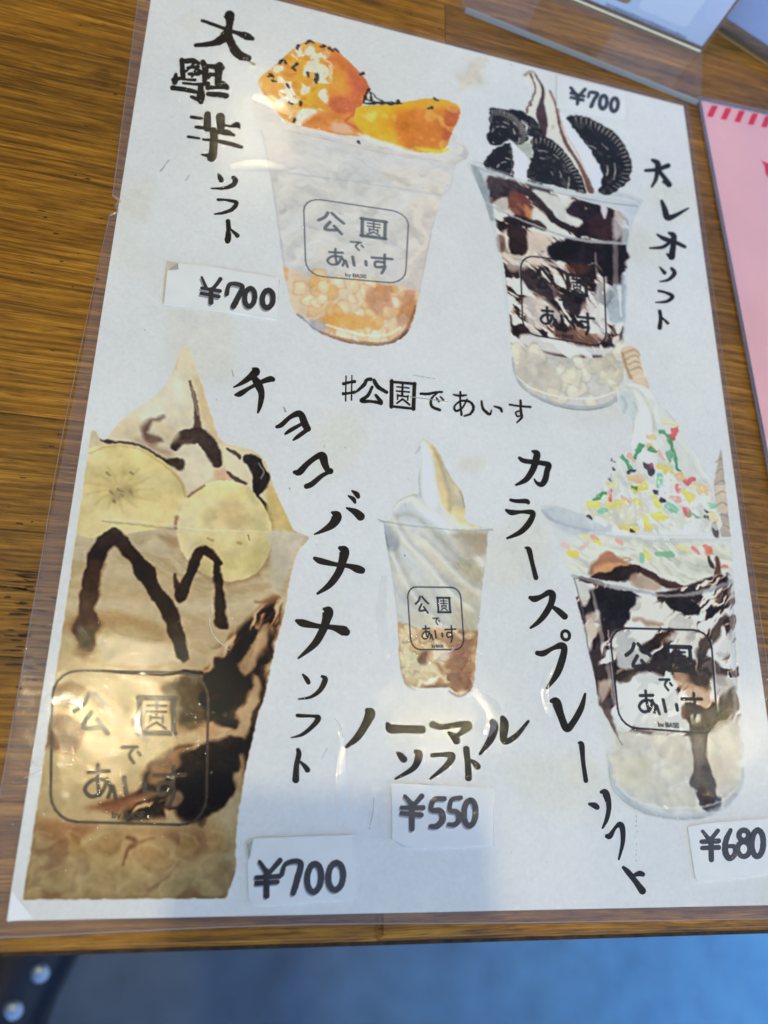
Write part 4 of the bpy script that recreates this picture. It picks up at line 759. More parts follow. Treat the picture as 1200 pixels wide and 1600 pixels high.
for x0, y0, x1, y1, c, w in [(225,190,290,195,(226,214,150),20),(290,195,305,215,(222,150,130),26),(300,220,320,230,YE,20),(165,285,195,285,YE,34),(130,240,160,250,(222,190,180),30),(215,260,260,230,(224,196,184),18),(415,215,435,225,(222,160,150),22),(540,290,540,320,LG,26),(560,275,575,300,YE,30),(620,285,700,285,(128,186,146),28),(735,245,780,255,(226,214,150),22),(810,255,835,285,(216,120,130),18),(875,255,895,265,(206,110,100),28),(965,350,985,352,(216,110,120),16)]:
    q.L([(x0, y0, w), (x1, y1, w)], c, 1.8, .85, (1, 12))
p.L([(385,700,2),(375,740,2)], (70,110,80), 1, .7)
s.L([(968,0,4),(966,24,5)], (120,130,140), 1, .8); s.L([(960,50,26),(966,66,26)], (216,222,226), 1.5, .8); s.L([(962,48,17),(968,68,17)], (18,26,34), 1.3, .95)
b.clip = CC
b.L([(925,920,5),(945,1020,7),(965,1120,6)], (206, 214, 218), 3, .4); b.L([(1140,900,8),(1146,1010,9),(1150,1120,7)], (176, 184, 192), 4, .45)
b.clip = RC
logo([(952, 981), (1110, 985), (1122, 1147), (968, 1136)], (34, 36, 42), 3.0, .95, 1.1)
b.clip = None
b.L([(950,985,2.5),(955,1040,2.5),(962,1090,2)], (176, 188, 200), 1.2, .6); b.L([(1112,1000,2),(1118,1060,2),(1122,1110,2)], (186, 196, 206), 1.2, .6)
lay(((0, TW, 0, TH), CM2), blend(step(FOLD2 + .4 * NF[12], -1.6, 1.6), (172, 176, 166), (206, 210, 204), (222, 224, 220)), .0)
# crumbs of sugar between the sprinkles
rr = random.Random(77); p.clip = CM2
for x, y in scatter([(260,860),(330,800),(420,720),(520,690),(640,700),(760,740),(860,780),(920,860),(930,930),(800,960),(560,980),(420,990),(280,930)], 190, 78, 4):
    c = rr.choice([(238,236,228),(238,236,228),(226,208,120),(232,214,150),(228,190,170),(196,200,180)]); r_ = rr.uniform(5, 12)
    p.L([(x, y, r_), (x + rr.uniform(-7, 7), y + rr.uniform(-5, 5), r_ * .8)], c, 1.4, .7, (1, 6))
p.clip = None
# printed photographs are never flat: mottle them and let their edges wander by a hair
lum = IMG.mean(2); CH = np.zeros((TH, TW), np.float32); z_ = Pen(0, 0, 1)
for po in ([(745,320),(1000,330),(985,560),(800,560)], [(60,900),(470,860),(390,1300),(60,1300)], [(880,850),(1150,850),(1160,1160),(930,1160)]): CH = np.maximum(CH, z_.mask(po, 20))
bell = np.exp(-((lum - 112) / 38) ** 2) * CH
IMG += bell[..., None] * np.array([10, -3, -11], np.float32)
IMG -= (np.exp(-((lum - 50) / 30) ** 2) * CH * 7)[..., None]
PIC = step(np.abs(IMG - PAPER).max(2), 6, 22)
for k_, a_ in ((24, 3.4), (12, 2.6), (6, 2.2)):
    IMG += (NG[k_] * a_ * PIC)[..., None] * np.array([1, .95, .85], np.float32)
yy, xx = np.mgrid[0:TH, 0:TW]
xi = np.clip(xx + (NF[6] * .42 + NF[3] * .35) * (PIC > .05), 0, TW - 1.01); yi = np.clip(yy + (NG[6] * .42 + NF[3][::-1] * .35) * (PIC > .05), 0, TH - 1.01)
x0_, y0_ = xi.astype(int), yi.astype(int); fx, fy = (xi - x0_)[..., None].astype(np.float32), (yi - y0_)[..., None].astype(np.float32)
IMG = (IMG[y0_, x0_] * (1 - fx) + IMG[y0_, x0_ + 1] * fx) * (1 - fy) + (IMG[y0_ + 1, x0_] * (1 - fx) + IMG[y0_ + 1, x0_ + 1] * fx) * fy
dk_ = np.exp(-(IMG.mean(2) / 82) ** 2) * PIC
IMG -= (dk_ * 17)[..., None]
for _ in range(1):
    K = IMG.copy(); K[1:-1] = .25 * IMG[:-2] + .5 * IMG[1:-1] + .25 * IMG[2:]; K[:, 1:-1] = .25 * K[:, :-2] + .5 * K[:, 1:-1] + .25 * K[:, 2:]
    IMG += (K - IMG) * PIC[..., None]
B_ = IMG.copy()
for _ in range(10):
    B_[1:-1] = .25 * B_[:-2] + .5 * B_[1:-1] + .25 * B_[2:]; B_[:, 1:-1] = .25 * B_[:, :-2] + .5 * B_[:, 1:-1] + .25 * B_[:, 2:]
IMG += (IMG - B_) * (.55 * PIC)[..., None]
for a_, k_ in LOGOS: draw_logo(*a_, **k_)
# inkjet grain
g = (NF[3] * 2.2 + NF[6] * 1.4)[..., None]
dark = 1 - IMG.mean(2, keepdims=True) / 213
IMG += g * np.clip(.25 + 1.6 * dark, 0, 1)
def lin(c):
    c = np.clip(np.asarray(c, np.float32) / 255, 0, 1)
    return np.where(c <= .04045, c / 12.92, ((c + .055) / 1.055) ** 2.4)
# ---------------------------------------------------------------- small builders
def mm(x, y, z=0.0): return (x / 1000, y / 1000, z / 1000)
def link(name, me, mat=None, parent=None, loc=None):
    o = bpy.data.objects.new(name, me); C.objects.link(o)
    if mat: me.materials.append(mat)
    if parent: o.parent = parent
    if loc: o.location = loc
    return o
def tag(o, label=None, cat=None, group=None, kind=None):
    if label: o['label'] = label
    if cat: o['category'] = cat
    if group: o['group'] = group
    if kind: o['kind'] = kind
    return o
def empty(name, loc=(0, 0, 0), parent=None):
    o = bpy.data.objects.new(name, None); C.objects.link(o); o.location = loc; o.empty_display_size = .02
    if parent: o.parent = parent
    return o
def mesh(name, V, F, mat=None, parent=None, smooth=False, loc=None):
    me = bpy.data.meshes.new(name); me.from_pydata(V, [], F); me.update()
    if smooth: me.polygons.foreach_set('use_smooth', [True] * len(me.polygons))
    return link(name, me, mat, parent, loc)
def slab(name, pts, z0, z1, mat, parent=None, bev=0.0):
    """a flat piece of the given outline (millimetres), from height z0 to z1"""
    bm = bmesh.new(); vs = [bm.verts.new(mm(x, y, z0)) for x, y in pts]
    f = bm.faces.new(vs); f.normal_update()
    if f.normal.z < 0: f.normal_flip()
    r = bmesh.ops.extrude_face_region(bm, geom=[f])
    for v in [g for g in r['geom'] if isinstance(g, bmesh.types.BMVert)]: v.co.z = z1 / 1000
    f.normal_flip() if f.is_valid else None
    if bev: bmesh.ops.bevel(bm, geom=[e for e in bm.edges if abs(e.verts[0].co.z - e.verts[1].co.z) < 1e-9 and e.verts[0].co.z > z0 / 1000 + 1e-6], offset=bev / 1000, segments=2, affect='EDGES')
    bmesh.ops.recalc_face_normals(bm, faces=bm.faces)
    me = bpy.data.meshes.new(name); bm.to_mesh(me); bm.free()
    return link(name, me, mat, parent)
def box(name, x0, x1, y0, y1, z0, z1, mat, parent=None, bev=0.0):
    """metres"""
    bm = bmesh.new(); bmesh.ops.create_cube(bm, size=1)
    for v in bm.verts: v.co = ((x0 + x1) / 2 + v.co.x * (x1 - x0), (y0 + y1) / 2 + v.co.y * (y1 - y0), (z0 + z1) / 2 + v.co.z * (z1 - z0))
    if bev: bmesh.ops.bevel(bm, geom=list(bm.edges), offset=bev, segments=2, affect='EDGES')
    me = bpy.data.meshes.new(name); bm.to_mesh(me); bm.free()
    return link(name, me, mat, parent)
def rounded(pts, r, n=5):
    out = []; m = len(pts)
    for i in range(m):
        a, b, c = Vector(pts[i - 1][:2]), Vector(pts[i][:2]), Vector(pts[(i + 1) % m][:2])
        u = (a - b).normalized(); v = (c - b).normalized(); p, q = b + u * r, b + v * r
        for k in range(n + 1):
            t = k / n; s = p.lerp(b, t).lerp(b.lerp(q, t), t); out.append((s.x, s.y))
    return out
WID = [1.0]
def ink_char(name, strokes, z, mat, parent, rough=0.0, seed=0):
    """one character: every brush stroke a closed ribbon with round ends, laid on the sheet"""
    V, F = [], []; r = random.Random(seed)
    for si, st in enumerate(strokes):
        P = spline(np.array(st, float), False, 7); P[:, 2] *= WID[0]
        zz = z + si * .0012
        L, Rr = [], []; n = len(P)
        T = np.gradient(P[:, :2], axis=0); T /= np.maximum(np.linalg.norm(T, axis=1, keepdims=True), 1e-6)
        loop = []
        def jit(): return 1 + (r.uniform(-rough, rough) if rough else 0)
        for i in range(n):
            h = P[i, 2] / 2; nx, ny = -T[i, 1], T[i, 0]
            L.append((P[i, 0] + nx * h * jit(), P[i, 1] + ny * h * jit())); Rr.append((P[i, 0] - nx * h * jit(), P[i, 1] - ny * h * jit()))
        b0 = len(V)
        for a, b in zip(L, Rr):
            for q in (a, b):
                X, Y = at(*q); V.append(mm(X, Y, zz))
        for i in range(n - 1): F.append((b0 + 2 * i, b0 + 2 * i + 1, b0 + 2 * i + 3, b0 + 2 * i + 2))
        for end, sgn in ((0, -1), (n - 1, 1)):
            c = P[end]; h = c[2] / 2 * jit(); a0 = math.atan2(T[end, 1] * sgn, T[end, 0] * sgn); f = []
            for k in range(9):
                t = a0 - math.pi / 2 + math.pi * k / 8; X, Y = at(c[0] + h * math.cos(t), c[1] + h * math.sin(t)); f.append(len(V)); V.append(mm(X, Y, zz + .0006))
            F.append(tuple(f))
    return mesh(name, V, F, mat, parent)

# ---------------------------------------------------------------- materials
def material(name):
    m = bpy.data.materials.new(name); m.use_nodes = True; nt = m.node_tree
    b = nt.nodes.get('Principled BSDF'); return m, nt, b
def N(nt, t, **kw):
    n = nt.nodes.new('ShaderNode' + t)
    for k, v in kw.items():
        if k in n.inputs: n.inputs[k].default_value = v
        else: setattr(n, k, v)
    return n
def simple(name, col, rough=.5, spec=.5, coat=0, metal=0, noise=None, bump=None, coat_r=.05):
    m, nt, b = material(name); b.inputs['Base Color'].default_value = (*col, 1); b.inputs['Roughness'].default_value = rough
    b.inputs['Specular IOR Level'].default_value = spec; b.inputs['Coat Weight'].default_value = coat; b.inputs['Coat Roughness'].default_value = coat_r; b.inputs['Metallic'].default_value = metal
    tc = N(nt, 'TexCoord')
    if noise:
        sc, amt = noise; n = N(nt, 'TexNoise', Scale=sc, Detail=5.0); nt.links.new(tc.outputs['Object'], n.inputs['Vector'])
        r = N(nt, 'ValToRGB'); r.color_ramp.elements[0].position = .3; r.color_ramp.elements[1].position = .7
        r.color_ramp.elements[0].color = (*[c * (1 - amt) for c in col], 1); r.color_ramp.elements[1].color = (*[min(1, c * (1 + amt)) for c in col], 1)
        nt.links.new(n.outputs['Fac'], r.inputs['Fac']); nt.links.new(r.outputs['Color'], b.inputs['Base Color'])
    if bump:
        sc, st, di = bump; n = N(nt, 'TexNoise', Scale=sc, Detail=4.0); nt.links.new(tc.outputs['Object'], n.inputs['Vector'])
        bp = N(nt, 'Bump', Strength=st, Distance=di); nt.links.new(n.outputs['Fac'], bp.inputs['Height']); nt.links.new(bp.outputs['Normal'], b.inputs['Normal'])
    return m
def film(name, rough, waves, milk=0.0, milkcol=(.75, .74, .78), ior=1.5, gain=1.0, tint=(1, 1, 1)):
    """thin clear plastic: what lies below shows through, the surface mirrors what is above it"""
    m, nt, b = material(name); nt.nodes.remove(b); out = nt.nodes['Material Output']; tc = N(nt, 'TexCoord')
    prev = None
    for sc, dist in waves:
        n = N(nt, 'TexNoise', Scale=sc, Detail=3.0, Roughness=.55, Distortion=.4); nt.links.new(tc.outputs['Object'], n.inputs['Vector'])
        bp = N(nt, 'Bump', Strength=1.0, Distance=dist); nt.links.new(n.outputs['Fac'], bp.inputs['Height'])
        if prev: nt.links.new(prev.outputs['Normal'], bp.inputs['Normal'])
        prev = bp
    tr = N(nt, 'BsdfTransparent', Color=(*tint, 1)); gl = N(nt, 'BsdfGlossy', Roughness=rough, Color=(1, 1, 1, 1)); fr = N(nt, 'Fresnel', IOR=ior)
    if prev:
        nt.links.new(prev.outputs['Normal'], gl.inputs['Normal'])
    under = tr
    if milk:
        df = N(nt, 'BsdfDiffuse', Color=(*milkcol, 1)); mk = N(nt, 'MixShader', Fac=milk)
        nt.links.new(tr.outputs[0], mk.inputs[1]); nt.links.new(df.outputs[0], mk.inputs[2]); under = mk
    mu = N(nt, 'Math', operation='MULTIPLY'); mu.inputs[1].default_value = gain; mu.use_clamp = True
    geo = N(nt, 'NewGeometry'); inv = N(nt, 'Math', operation='SUBTRACT'); inv.inputs[0].default_value = 1.0; nt.links.new(geo.outputs['Backfacing'], inv.inputs[1])
    m2 = N(nt, 'Math', operation='MULTIPLY')
    nt.links.new(fr.outputs[0], mu.inputs[0]); nt.links.new(mu.outputs[0], m2.inputs[0]); nt.links.new(inv.outputs[0], m2.inputs[1])
    mx = N(nt, 'MixShader'); nt.links.new(m2.outputs[0], mx.inputs['Fac']); nt.links.new(under.outputs[0], mx.inputs[1]); nt.links.new(gl.outputs[0], mx.inputs[2])
    nt.links.new(mx.outputs[0], out.inputs['Surface'])
    return m

def wood_material():
    m, nt, b = material('oiled_oak'); tc = N(nt, 'TexCoord'); oi = N(nt, 'ObjectInfo')
    add = N(nt, 'VectorMath', operation='ADD'); rv = N(nt, 'CombineXYZ')
    r1 = N(nt, 'Math', operation='MULTIPLY'); r1.inputs[1].default_value = 37.0; nt.links.new(oi.outputs['Random'], r1.inputs[0])
    nt.links.new(r1.outputs[0], rv.inputs['X']); nt.links.new(r1.outputs[0], rv.inputs['Z'])
    nt.links.new(tc.outputs['Object'], add.inputs[0]); nt.links.new(rv.outputs[0], add.inputs[1])
    # slow wander of the grain
    w = N(nt, 'TexNoise', Scale=9.0, Detail=2.0); nt.links.new(add.outputs[0], w.inputs['Vector'])
    wc = N(nt, 'Math', operation='MULTIPLY_ADD'); wc.inputs[1].default_value = .007; wc.inputs[2].default_value = -.0035; nt.links.new(w.outputs['Fac'], wc.inputs[0])
    wy = N(nt, 'CombineXYZ'); nt.links.new(wc.outputs[0], wy.inputs['Y']); a2 = N(nt, 'VectorMath', operation='ADD'); nt.links.new(add.outputs[0], a2.inputs[0]); nt.links.new(wy.outputs[0], a2.inputs[1])
    def grain(sx, sy, detail, rough=.6):
        mp = N(nt, 'Mapping'); mp.inputs['Scale'].default_value = (sx, sy, sx); nt.links.new(a2.outputs[0], mp.inputs['Vector'])
        n = N(nt, 'TexNoise', Scale=1.0, Detail=detail, Roughness=rough); nt.links.new(mp.outputs[0], n.inputs['Vector']); return n
    g1 = grain(9, 340, 6, .75); g2 = grain(36, 1300, 5, .75); g3 = grain(130, 1700, 2, .5); g4 = grain(420, 500, 2, .5)
    ramp = N(nt, 'ValToRGB'); cr = ramp.color_ramp; cr.elements[0].position = .39; cr.elements[0].color = (.105, .041, .0018, 1); cr.elements[1].position = .61; cr.elements[1].color = (.52, .238, .017, 1)
    e = cr.elements.new(.5); e.color = (.275, .112, .004, 1)
    mix1 = N(nt, 'Mix'); mix1.data_type = 'FLOAT'; mix1.inputs[0].default_value = .58
    nt.links.new(g1.outputs['Fac'], mix1.inputs[2]); nt.links.new(g2.outputs['Fac'], mix1.inputs[3]); nt.links.new(mix1.outputs[0], ramp.inputs['Fac'])
    # dark pores
    pr = N(nt, 'ValToRGB'); pr.color_ramp.elements[0].position = .33; pr.color_ramp.elements[0].color = (.40, .40, .40, 1); pr.color_ramp.elements[1].position = .46; pr.color_ramp.elements[1].color = (1, 1, 1, 1)
    nt.links.new(g3.outputs['Fac'], pr.inputs['Fac'])
    mu = N(nt, 'Mix'); mu.data_type = 'RGBA'; mu.blend_type = 'MULTIPLY'; mu.inputs[0].default_value = .75
    nt.links.new(ramp.outputs['Color'], mu.inputs[6]); nt.links.new(pr.outputs['Color'], mu.inputs[7])
    # knots and stains
    kn = N(nt, 'TexNoise', Scale=55.0, Detail=3.0); nt.links.new(add.outputs[0], kn.inputs['Vector']); kr = N(nt, 'ValToRGB'); kr.color_ramp.elements[0].position = .25; kr.color_ramp.elements[0].color = (.35, .3, .25, 1); kr.color_ramp.elements[1].position = .34; kr.color_ramp.elements[1].color = (1, 1, 1, 1)
    nt.links.new(kn.outputs['Fac'], kr.inputs['Fac']); mk = N(nt, 'Mix'); mk.data_type = 'RGBA'; mk.blend_type = 'MULTIPLY'; mk.inputs[0].default_value = .6; nt.links.new(mu.outputs[2], mk.inputs[6]); nt.links.new(kr.outputs['Color'], mk.inputs[7])
    hs = N(nt, 'HueSaturation'); mr = N(nt, 'MapRange'); mr.inputs['To Min'].default_value = .78; mr.inputs['To Max'].default_value = 1.18; nt.links.new(oi.outputs['Random'], mr.inputs['Value']); nt.links.new(mr.outputs[0], hs.inputs['Value'])
    nt.links.new(mk.outputs[2], hs.inputs['Color']); nt.links.new(hs.outputs[0], b.inputs['Base Color'])
    b.inputs['Roughness'].default_value = .36; b.inputs['Specular IOR Level'].default_value = .28
    b.inputs['Coat Weight'].default_value = .22; b.inputs['Coat Roughness'].default_value = .24
    bp = N(nt, 'Bump', Strength=1.0, Distance=.00016); bp2 = N(nt, 'Bump', Strength=1.0, Distance=.00010)
    nt.links.new(g2.outputs['Fac'], bp.inputs['Height']); nt.links.new(g4.outputs['Fac'], bp2.inputs['Height']); nt.links.new(bp.outputs['Normal'], bp2.inputs['Normal']); nt.links.new(bp2.outputs['Normal'], b.inputs['Normal']); nt.links.new(bp2.outputs['Normal'], b.inputs['Coat Normal'])
    return m
OAK = wood_material()

# the print as an image made here in memory
paper_ref = lin(PAPER)
alb = (lin(IMG) / paper_ref * np.array([.86, .865, .82], np.float32)).clip(0.006, .92)
px = np.ones((TH, TW, 4), np.float32); px[..., :3] = alb[::-1]
im = bpy.data.images.new('menu_print', TW, TH, float_buffer=True, is_data=True); im.pixels.foreach_set(px.ravel()); im.update()
PRINT, nt, b = material('printed_paper'); ti = N(nt, 'TexImage'); ti.image = im; ti.extension = 'EXTEND'; uvn = N(nt, 'UVMap'); uvn.uv_map = 'UVMap'
nt.links.new(uvn.outputs[0], ti.inputs['Vector']); nt.links.new(ti.outputs['Color'], b.inputs['Base Color']); b.inputs['Roughness'].default_value = .7; b.inputs['Specular IOR Level'].default_value = .15
def print_uv(o):
    me = o.data; u = me.uv_layers.new(name='UVMap')
    for l in me.loops:
        v = me.vertices[l.vertex_index].co; u.data[l.index].uv = (v.x / .210, v.y / .297)
FILM = film('laminate_film', .04, [(14, .0004), (34, .00014), (170, .00011), (430, .00007), (1600, .000026)], ior=1.5, gain=.42)
FILM_BACK = film('laminate_back', .3, [], milk=.085, milkcol=(.50, .46, .56), ior=1.2, gain=.4)
TAPE = film('clear_tape', .10, [(60, .0004), (260, .00022), (900, .00003)], milk=.008, milkcol=(.8, .82, .8), ior=1.5, gain=.55)
INK = simple('printed_ink', (.013, .0095, .007), .6, .2, noise=(900, .5))
MARK = simple('marker_ink', (.0075, .007, .014), .35, .5, noise=(700, .4))
GHOST = simple('faded_marker_ink', (.38, .38, .42), .6, .2, noise=(500, .15))
LABELP = simple('label_paper', (.93, .94, .90), .6, .3, noise=(120, .03), bump=(300, .2, .0002))
YTAPE = simple('yellowed_tape', (.66, .62, .46), .3, .5, noise=(200, .12), bump=(400, .3, .0003))
CURL = simple('curled_tape', (.40, .42, .38), .25, .6, bump=(700, .5, .0004))

# ---------------------------------------------------------------- surroundings: ground, shop canopy overhead
FLOORM, nt, b = material('blue_floor_light_ramp'); tc = N(nt, 'TexCoord'); n1 = N(nt, 'TexNoise', Scale=3.2, Detail=5.0); n2 = N(nt, 'TexNoise', Scale=26.0, Detail=5.0)
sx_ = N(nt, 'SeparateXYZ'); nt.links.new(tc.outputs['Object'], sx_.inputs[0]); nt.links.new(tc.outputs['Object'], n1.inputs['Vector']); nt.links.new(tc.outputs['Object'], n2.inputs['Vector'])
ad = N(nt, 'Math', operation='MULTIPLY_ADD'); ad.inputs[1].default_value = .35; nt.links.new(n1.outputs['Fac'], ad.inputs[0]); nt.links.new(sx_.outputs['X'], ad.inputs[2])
rp = N(nt, 'ValToRGB'); rp.color_ramp.elements[0].position = .34; rp.color_ramp.elements[0].color = (.065, .10, .15, 1); rp.color_ramp.elements[1].position = .98; rp.color_ramp.elements[1].color = (.14, .40, .72, 1); nt.links.new(ad.outputs[0], rp.inputs['Fac'])  # brighter blue towards the right: skylight gradient put into the floor colour
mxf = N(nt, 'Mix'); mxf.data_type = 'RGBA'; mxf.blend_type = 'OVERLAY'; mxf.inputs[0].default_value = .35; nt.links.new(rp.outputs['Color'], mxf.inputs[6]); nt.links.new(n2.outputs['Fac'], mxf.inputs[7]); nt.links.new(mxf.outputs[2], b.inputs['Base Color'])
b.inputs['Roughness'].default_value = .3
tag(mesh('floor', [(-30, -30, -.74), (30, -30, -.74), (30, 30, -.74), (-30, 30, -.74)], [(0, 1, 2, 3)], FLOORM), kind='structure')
PLASTER = simple('canopy_paint', (.24, .24, .24), .8, .2, noise=(3, .08))
cb = bmesh.new()
cv = [(-4, -1.6), (.07, -1.6), (.07, .085), (4, .105), (4, 3.4), (-4, 3.4)]  # left arm of the outline added to keep sky off that side
f = cb.faces.new([cb.verts.new((x, y, 2.12)) for x, y in cv]); r = bmesh.ops.extrude_face_region(cb, geom=[f])
for v in [g for g in r['geom'] if isinstance(g, bmesh.types.BMVert)]: v.co.z = 2.24
bmesh.ops.recalc_face_normals(cb, faces=cb.faces); me = bpy.data.meshes.new('canopy'); cb.to_mesh(me); cb.free()
tag(link('canopy', me, PLASTER), 'flat plaster canopy of the shop over the table, out of view, left arm added to block sky', kind='structure')
tag(box('added_shop_wall', -4, 4, 3.4, 3.55, -.74, 2.24, simple('added_wall_paint', (.26, .25, .24), .8, .2, noise=(2, .1))), kind='structure')  # rear wall out of view, added to block light and reflections
tag(box('side_wall', -4.15, -4, -1.6, 3.4, -.74, 2.24, simple('side_wall_paint', (.36, .30, .22), .8, .2, noise=(2, .1))), kind='structure')

GLOW = bpy.data.materials.new('bulb_glow'); GLOW.use_nodes = True; g = GLOW.node_tree; g.nodes.remove(g.nodes['Principled BSDF']); em = g.nodes.new('ShaderNodeEmission')
em.inputs['Color'].default_value = (1, .82, .46, 1); em.inputs['Strength'].default_value = 260; g.links.new(em.outputs[0], g.nodes['Material Output'].inputs['Surface'])
DIM = GLOW.copy(); DIM.name = 'dimmer_bulb_glow'; [n for n in DIM.node_tree.nodes if n.type == 'EMISSION'][0].inputs['Strength'].default_value = 80
BLACKP = simple('black_plastic', (.02, .02, .02), .4)
bulb0 = None
for i, (x, y, lab) in enumerate([(-.105, .19, 'lit warm bulb under the canopy edge, straight above the menu'), (.80, .215, 'lit warm bulb under the canopy edge, second from the wall side'), (1.75, .20, 'lit warm bulb under the canopy edge, farthest from the wall side'),
                                 (.13, 2.21, 'lit warm bulb deep under the canopy near the added shop wall'), (-1.0, .175, 'lit warm bulb under the canopy edge, nearest the side wall')]):
    if bulb0 is None:
        t = empty('light_bulb', (x, y, 2.12)); bm = bmesh.new(); bmesh.ops.create_uvsphere(bm, u_segments=20, v_segments=12, radius=.036)
        for v in bm.verts:
            if v.co.z > 0: v.co.z *= 1.35; s_ = 1 - .35 * max(0, v.co.z) / .05; v.co.x *= s_; v.co.y *= s_
        bmesh.ops.translate(bm, verts=bm.verts, vec=(0, 0, -.115)); me = bpy.data.meshes.new('glass_globe'); bm.to_mesh(me); bm.free(); me.polygons.foreach_set('use_smooth', [True] * len(me.polygons))
        link('glass_globe', me, GLOW, t)
        bm = bmesh.new(); bmesh.ops.create_cone(bm, cap_ends=True, segments=20, radius1=.02, radius2=.026, depth=.072); bmesh.ops.translate(bm, verts=bm.verts, vec=(0, 0, -.036)); me = bpy.data.meshes.new('socket'); bm.to_mesh(me); bm.free()
        link('socket', me, BLACKP, t); bulb0 = t
    else:
        t = bulb0.copy(); C.objects.link(t); t.location = (x, y, 2.12)
        for ch in bulb0.children:
            c = ch.copy(); C.objects.link(c); c.parent = t
    if i:
        gb = [c for c in t.children if c.name.startswith('glass_globe')][0]; gb.material_slots[0].link = 'OBJECT'; gb.material_slots[0].material = DIM
    tag(t, lab, 'bulb', 'bulbs under the canopy')

# ---------------------------------------------------------------- the table: narrow oak staves glued side by side
table = empty('wooden_table', (0, -.0065, -.74)); tag(table, 'golden brown table of narrow glued wood staves with a worn front edge', 'table')
SW_, TOPZ = .0325, -.00040
rr = random.Random(21)
def plank(x0, x1, k):
    """one stave; its origin in its own middle so the grain differs"""
    y0 = -.0065 + k * SW_; cx, cy = (x0 + x1) / 2, y0 + SW_ / 2; hx, hy = (x1 - x0) / 2 - .00006, SW_ / 2 - .00005
    bm = bmesh.new(); bmesh.ops.create_cube(bm, size=1)
    for v in bm.verts: v.co = (v.co.x * 2 * hx, v.co.y * 2 * hy, v.co.z * .028)
    top = [e for e in bm.edges if all(v.co.z > 0 for v in e.verts)]
    bmesh.ops.bevel(bm, geom=top, offset=.0011 if k == 0 else .00012, segments=3 if k == 0 else 1, affect='EDGES')
    me = bpy.data.meshes.new('plank'); bm.to_mesh(me); bm.free()
    o = link('plank', me, OAK); o.location = (cx - table.location.x, cy - table.location.y, TOPZ - .014 + .74 + rr.uniform(-.00004, 0)); o.parent = table
for k in range(19):
    if k == 0: cuts = [-.45, -.21, .0867, .34, .70]
    elif k == 9: cuts = [-.45, -.14, .1065, .41, .70]
    else:
        cuts = [-.45]; x = -.45 + rr.uniform(.08, .32)
        while x < .6: cuts.append(x); x += rr.uniform(.24, .38)
        cuts.append(.70)
    for a, b_ in zip(cuts, cuts[1:]): plank(a, b_, k)
we = box('worn_edge', -.449, .699, -.00095, -.00002, .712, .7384, simple('worn_dark_edge', (.045, .028, .014), .7, .3, noise=(260, .6), bump=(500, .6, .0005)), table)
# dents and scorched scratches in the top
rr = random.Random(15); V, F = [], []
spots = [(rr.gauss(44, 16), rr.uniform(890, 1075), rr.uniform(3, 16), rr.uniform(1, 3.2)) for _ in range(46)] + [(rr.uniform(0, 200), rr.uniform(0, 860), rr.uniform(1.5, 5), rr.uniform(1.2, 3)) for _ in range(34)] + [(rr.uniform(1125, 1195), rr.uniform(300, 900), rr.uniform(2, 8), rr.uniform(.8, 1.6)) for _ in range(12)] + [(rr.uniform(470, 1190), rr.uniform(5, 130), rr.uniform(2, 7), rr.uniform(1.2, 3)) for _ in range(22)]
for x, y, l, w in spots:
    n = 8; b0 = len(V); sk = rr.uniform(-.12, .12)
    for k in range(n):
        a = 2 * math.pi * k / n; q = rr.uniform(.6, 1.2); X, Y = at(x, y); V.append(((X + .22 * l * math.cos(a) * q) / 1000 - table.location.x, (Y + .12 * w * math.sin(a) * q + sk * math.cos(a)) / 1000 - table.location.y, TOPZ + .74 + .00003))
    F.append(tuple(range(b0, b0 + n)))
tag(mesh('dents', V, F, simple('scorched_wood', (.035, .017, .005), .6, .3, noise=(900, .6)), table), kind='stuff')
LEGM = simple('dark_steel', (.03, .03, .032), .45, metal=.6)
for x in (-.40, .65):
    for y in (.05, .56):
        box('leg', x - .02, x + .02, y - .02, y + .02, 0, .711, LEGM, table, .003)
for y in (.05, .56): box('rail', -.38, .63, y - .012, y + .012, .675, .7110, LEGM, table, .002)

# ---------------------------------------------------------------- the laminated menu
menu = empty('laminated_menu', (0, 0, 0)); tag(menu, 'large white laminated menu of five printed ice cream cups with handwritten yen price labels', 'menu')
def grid_rect(x0, x1, y0, y1, z, nx, ny):
    V = [mm(x0 + (x1 - x0) * i / nx, y0 + (y1 - y0) * j / ny, z) for j in range(ny + 1) for i in range(nx + 1)]
    F = [(j * (nx + 1) + i, j * (nx + 1) + i + 1, (j + 1) * (nx + 1) + i + 1, (j + 1) * (nx + 1) + i) for j in range(ny) for i in range(nx)]
    return V, F
V, F = grid_rect(0, 210, 0, 297, 0, 4, 4)
o = mesh('paper_sheet', V, F, PRINT, menu); print_uv(o)
PZ = [.012]
def picture(pts, label):
    Q = [at(x, y) for x, y in pts]; Q = [(min(209.5, max(.5, x)), min(296.5, max(.5, y))) for x, y in Q]
    PZ[0] += .004; V = [mm(x, y, PZ[0]) for x, y in Q]; o = mesh('printed_picture', V, [tuple(range(len(V)))], PRINT, menu); print_uv(o)
    if o.data.polygons[0].normal.z < 0: o.data.flip_normals()
    tag(o, label)
picture([(398,148),(405,115),(470,62),(550,75),(580,130),(640,148),(715,150),(722,175),(735,225),(735,262),(712,290),(660,520),(625,542),(560,545),(480,515),(438,450),(408,300),(395,200)], 'printed picture of a cup of candied sweet potato ice cream')
picture([(730,248),(760,245),(762,165),(815,165),(818,108),(842,108),(870,190),(900,176),(965,190),(995,260),(1005,320),(985,390),(980,548),(972,560),(962,600),(978,625),(930,645),(860,640),(800,590),(785,440),(762,330)], 'printed picture of a cup of ice cream with dark round cookies')
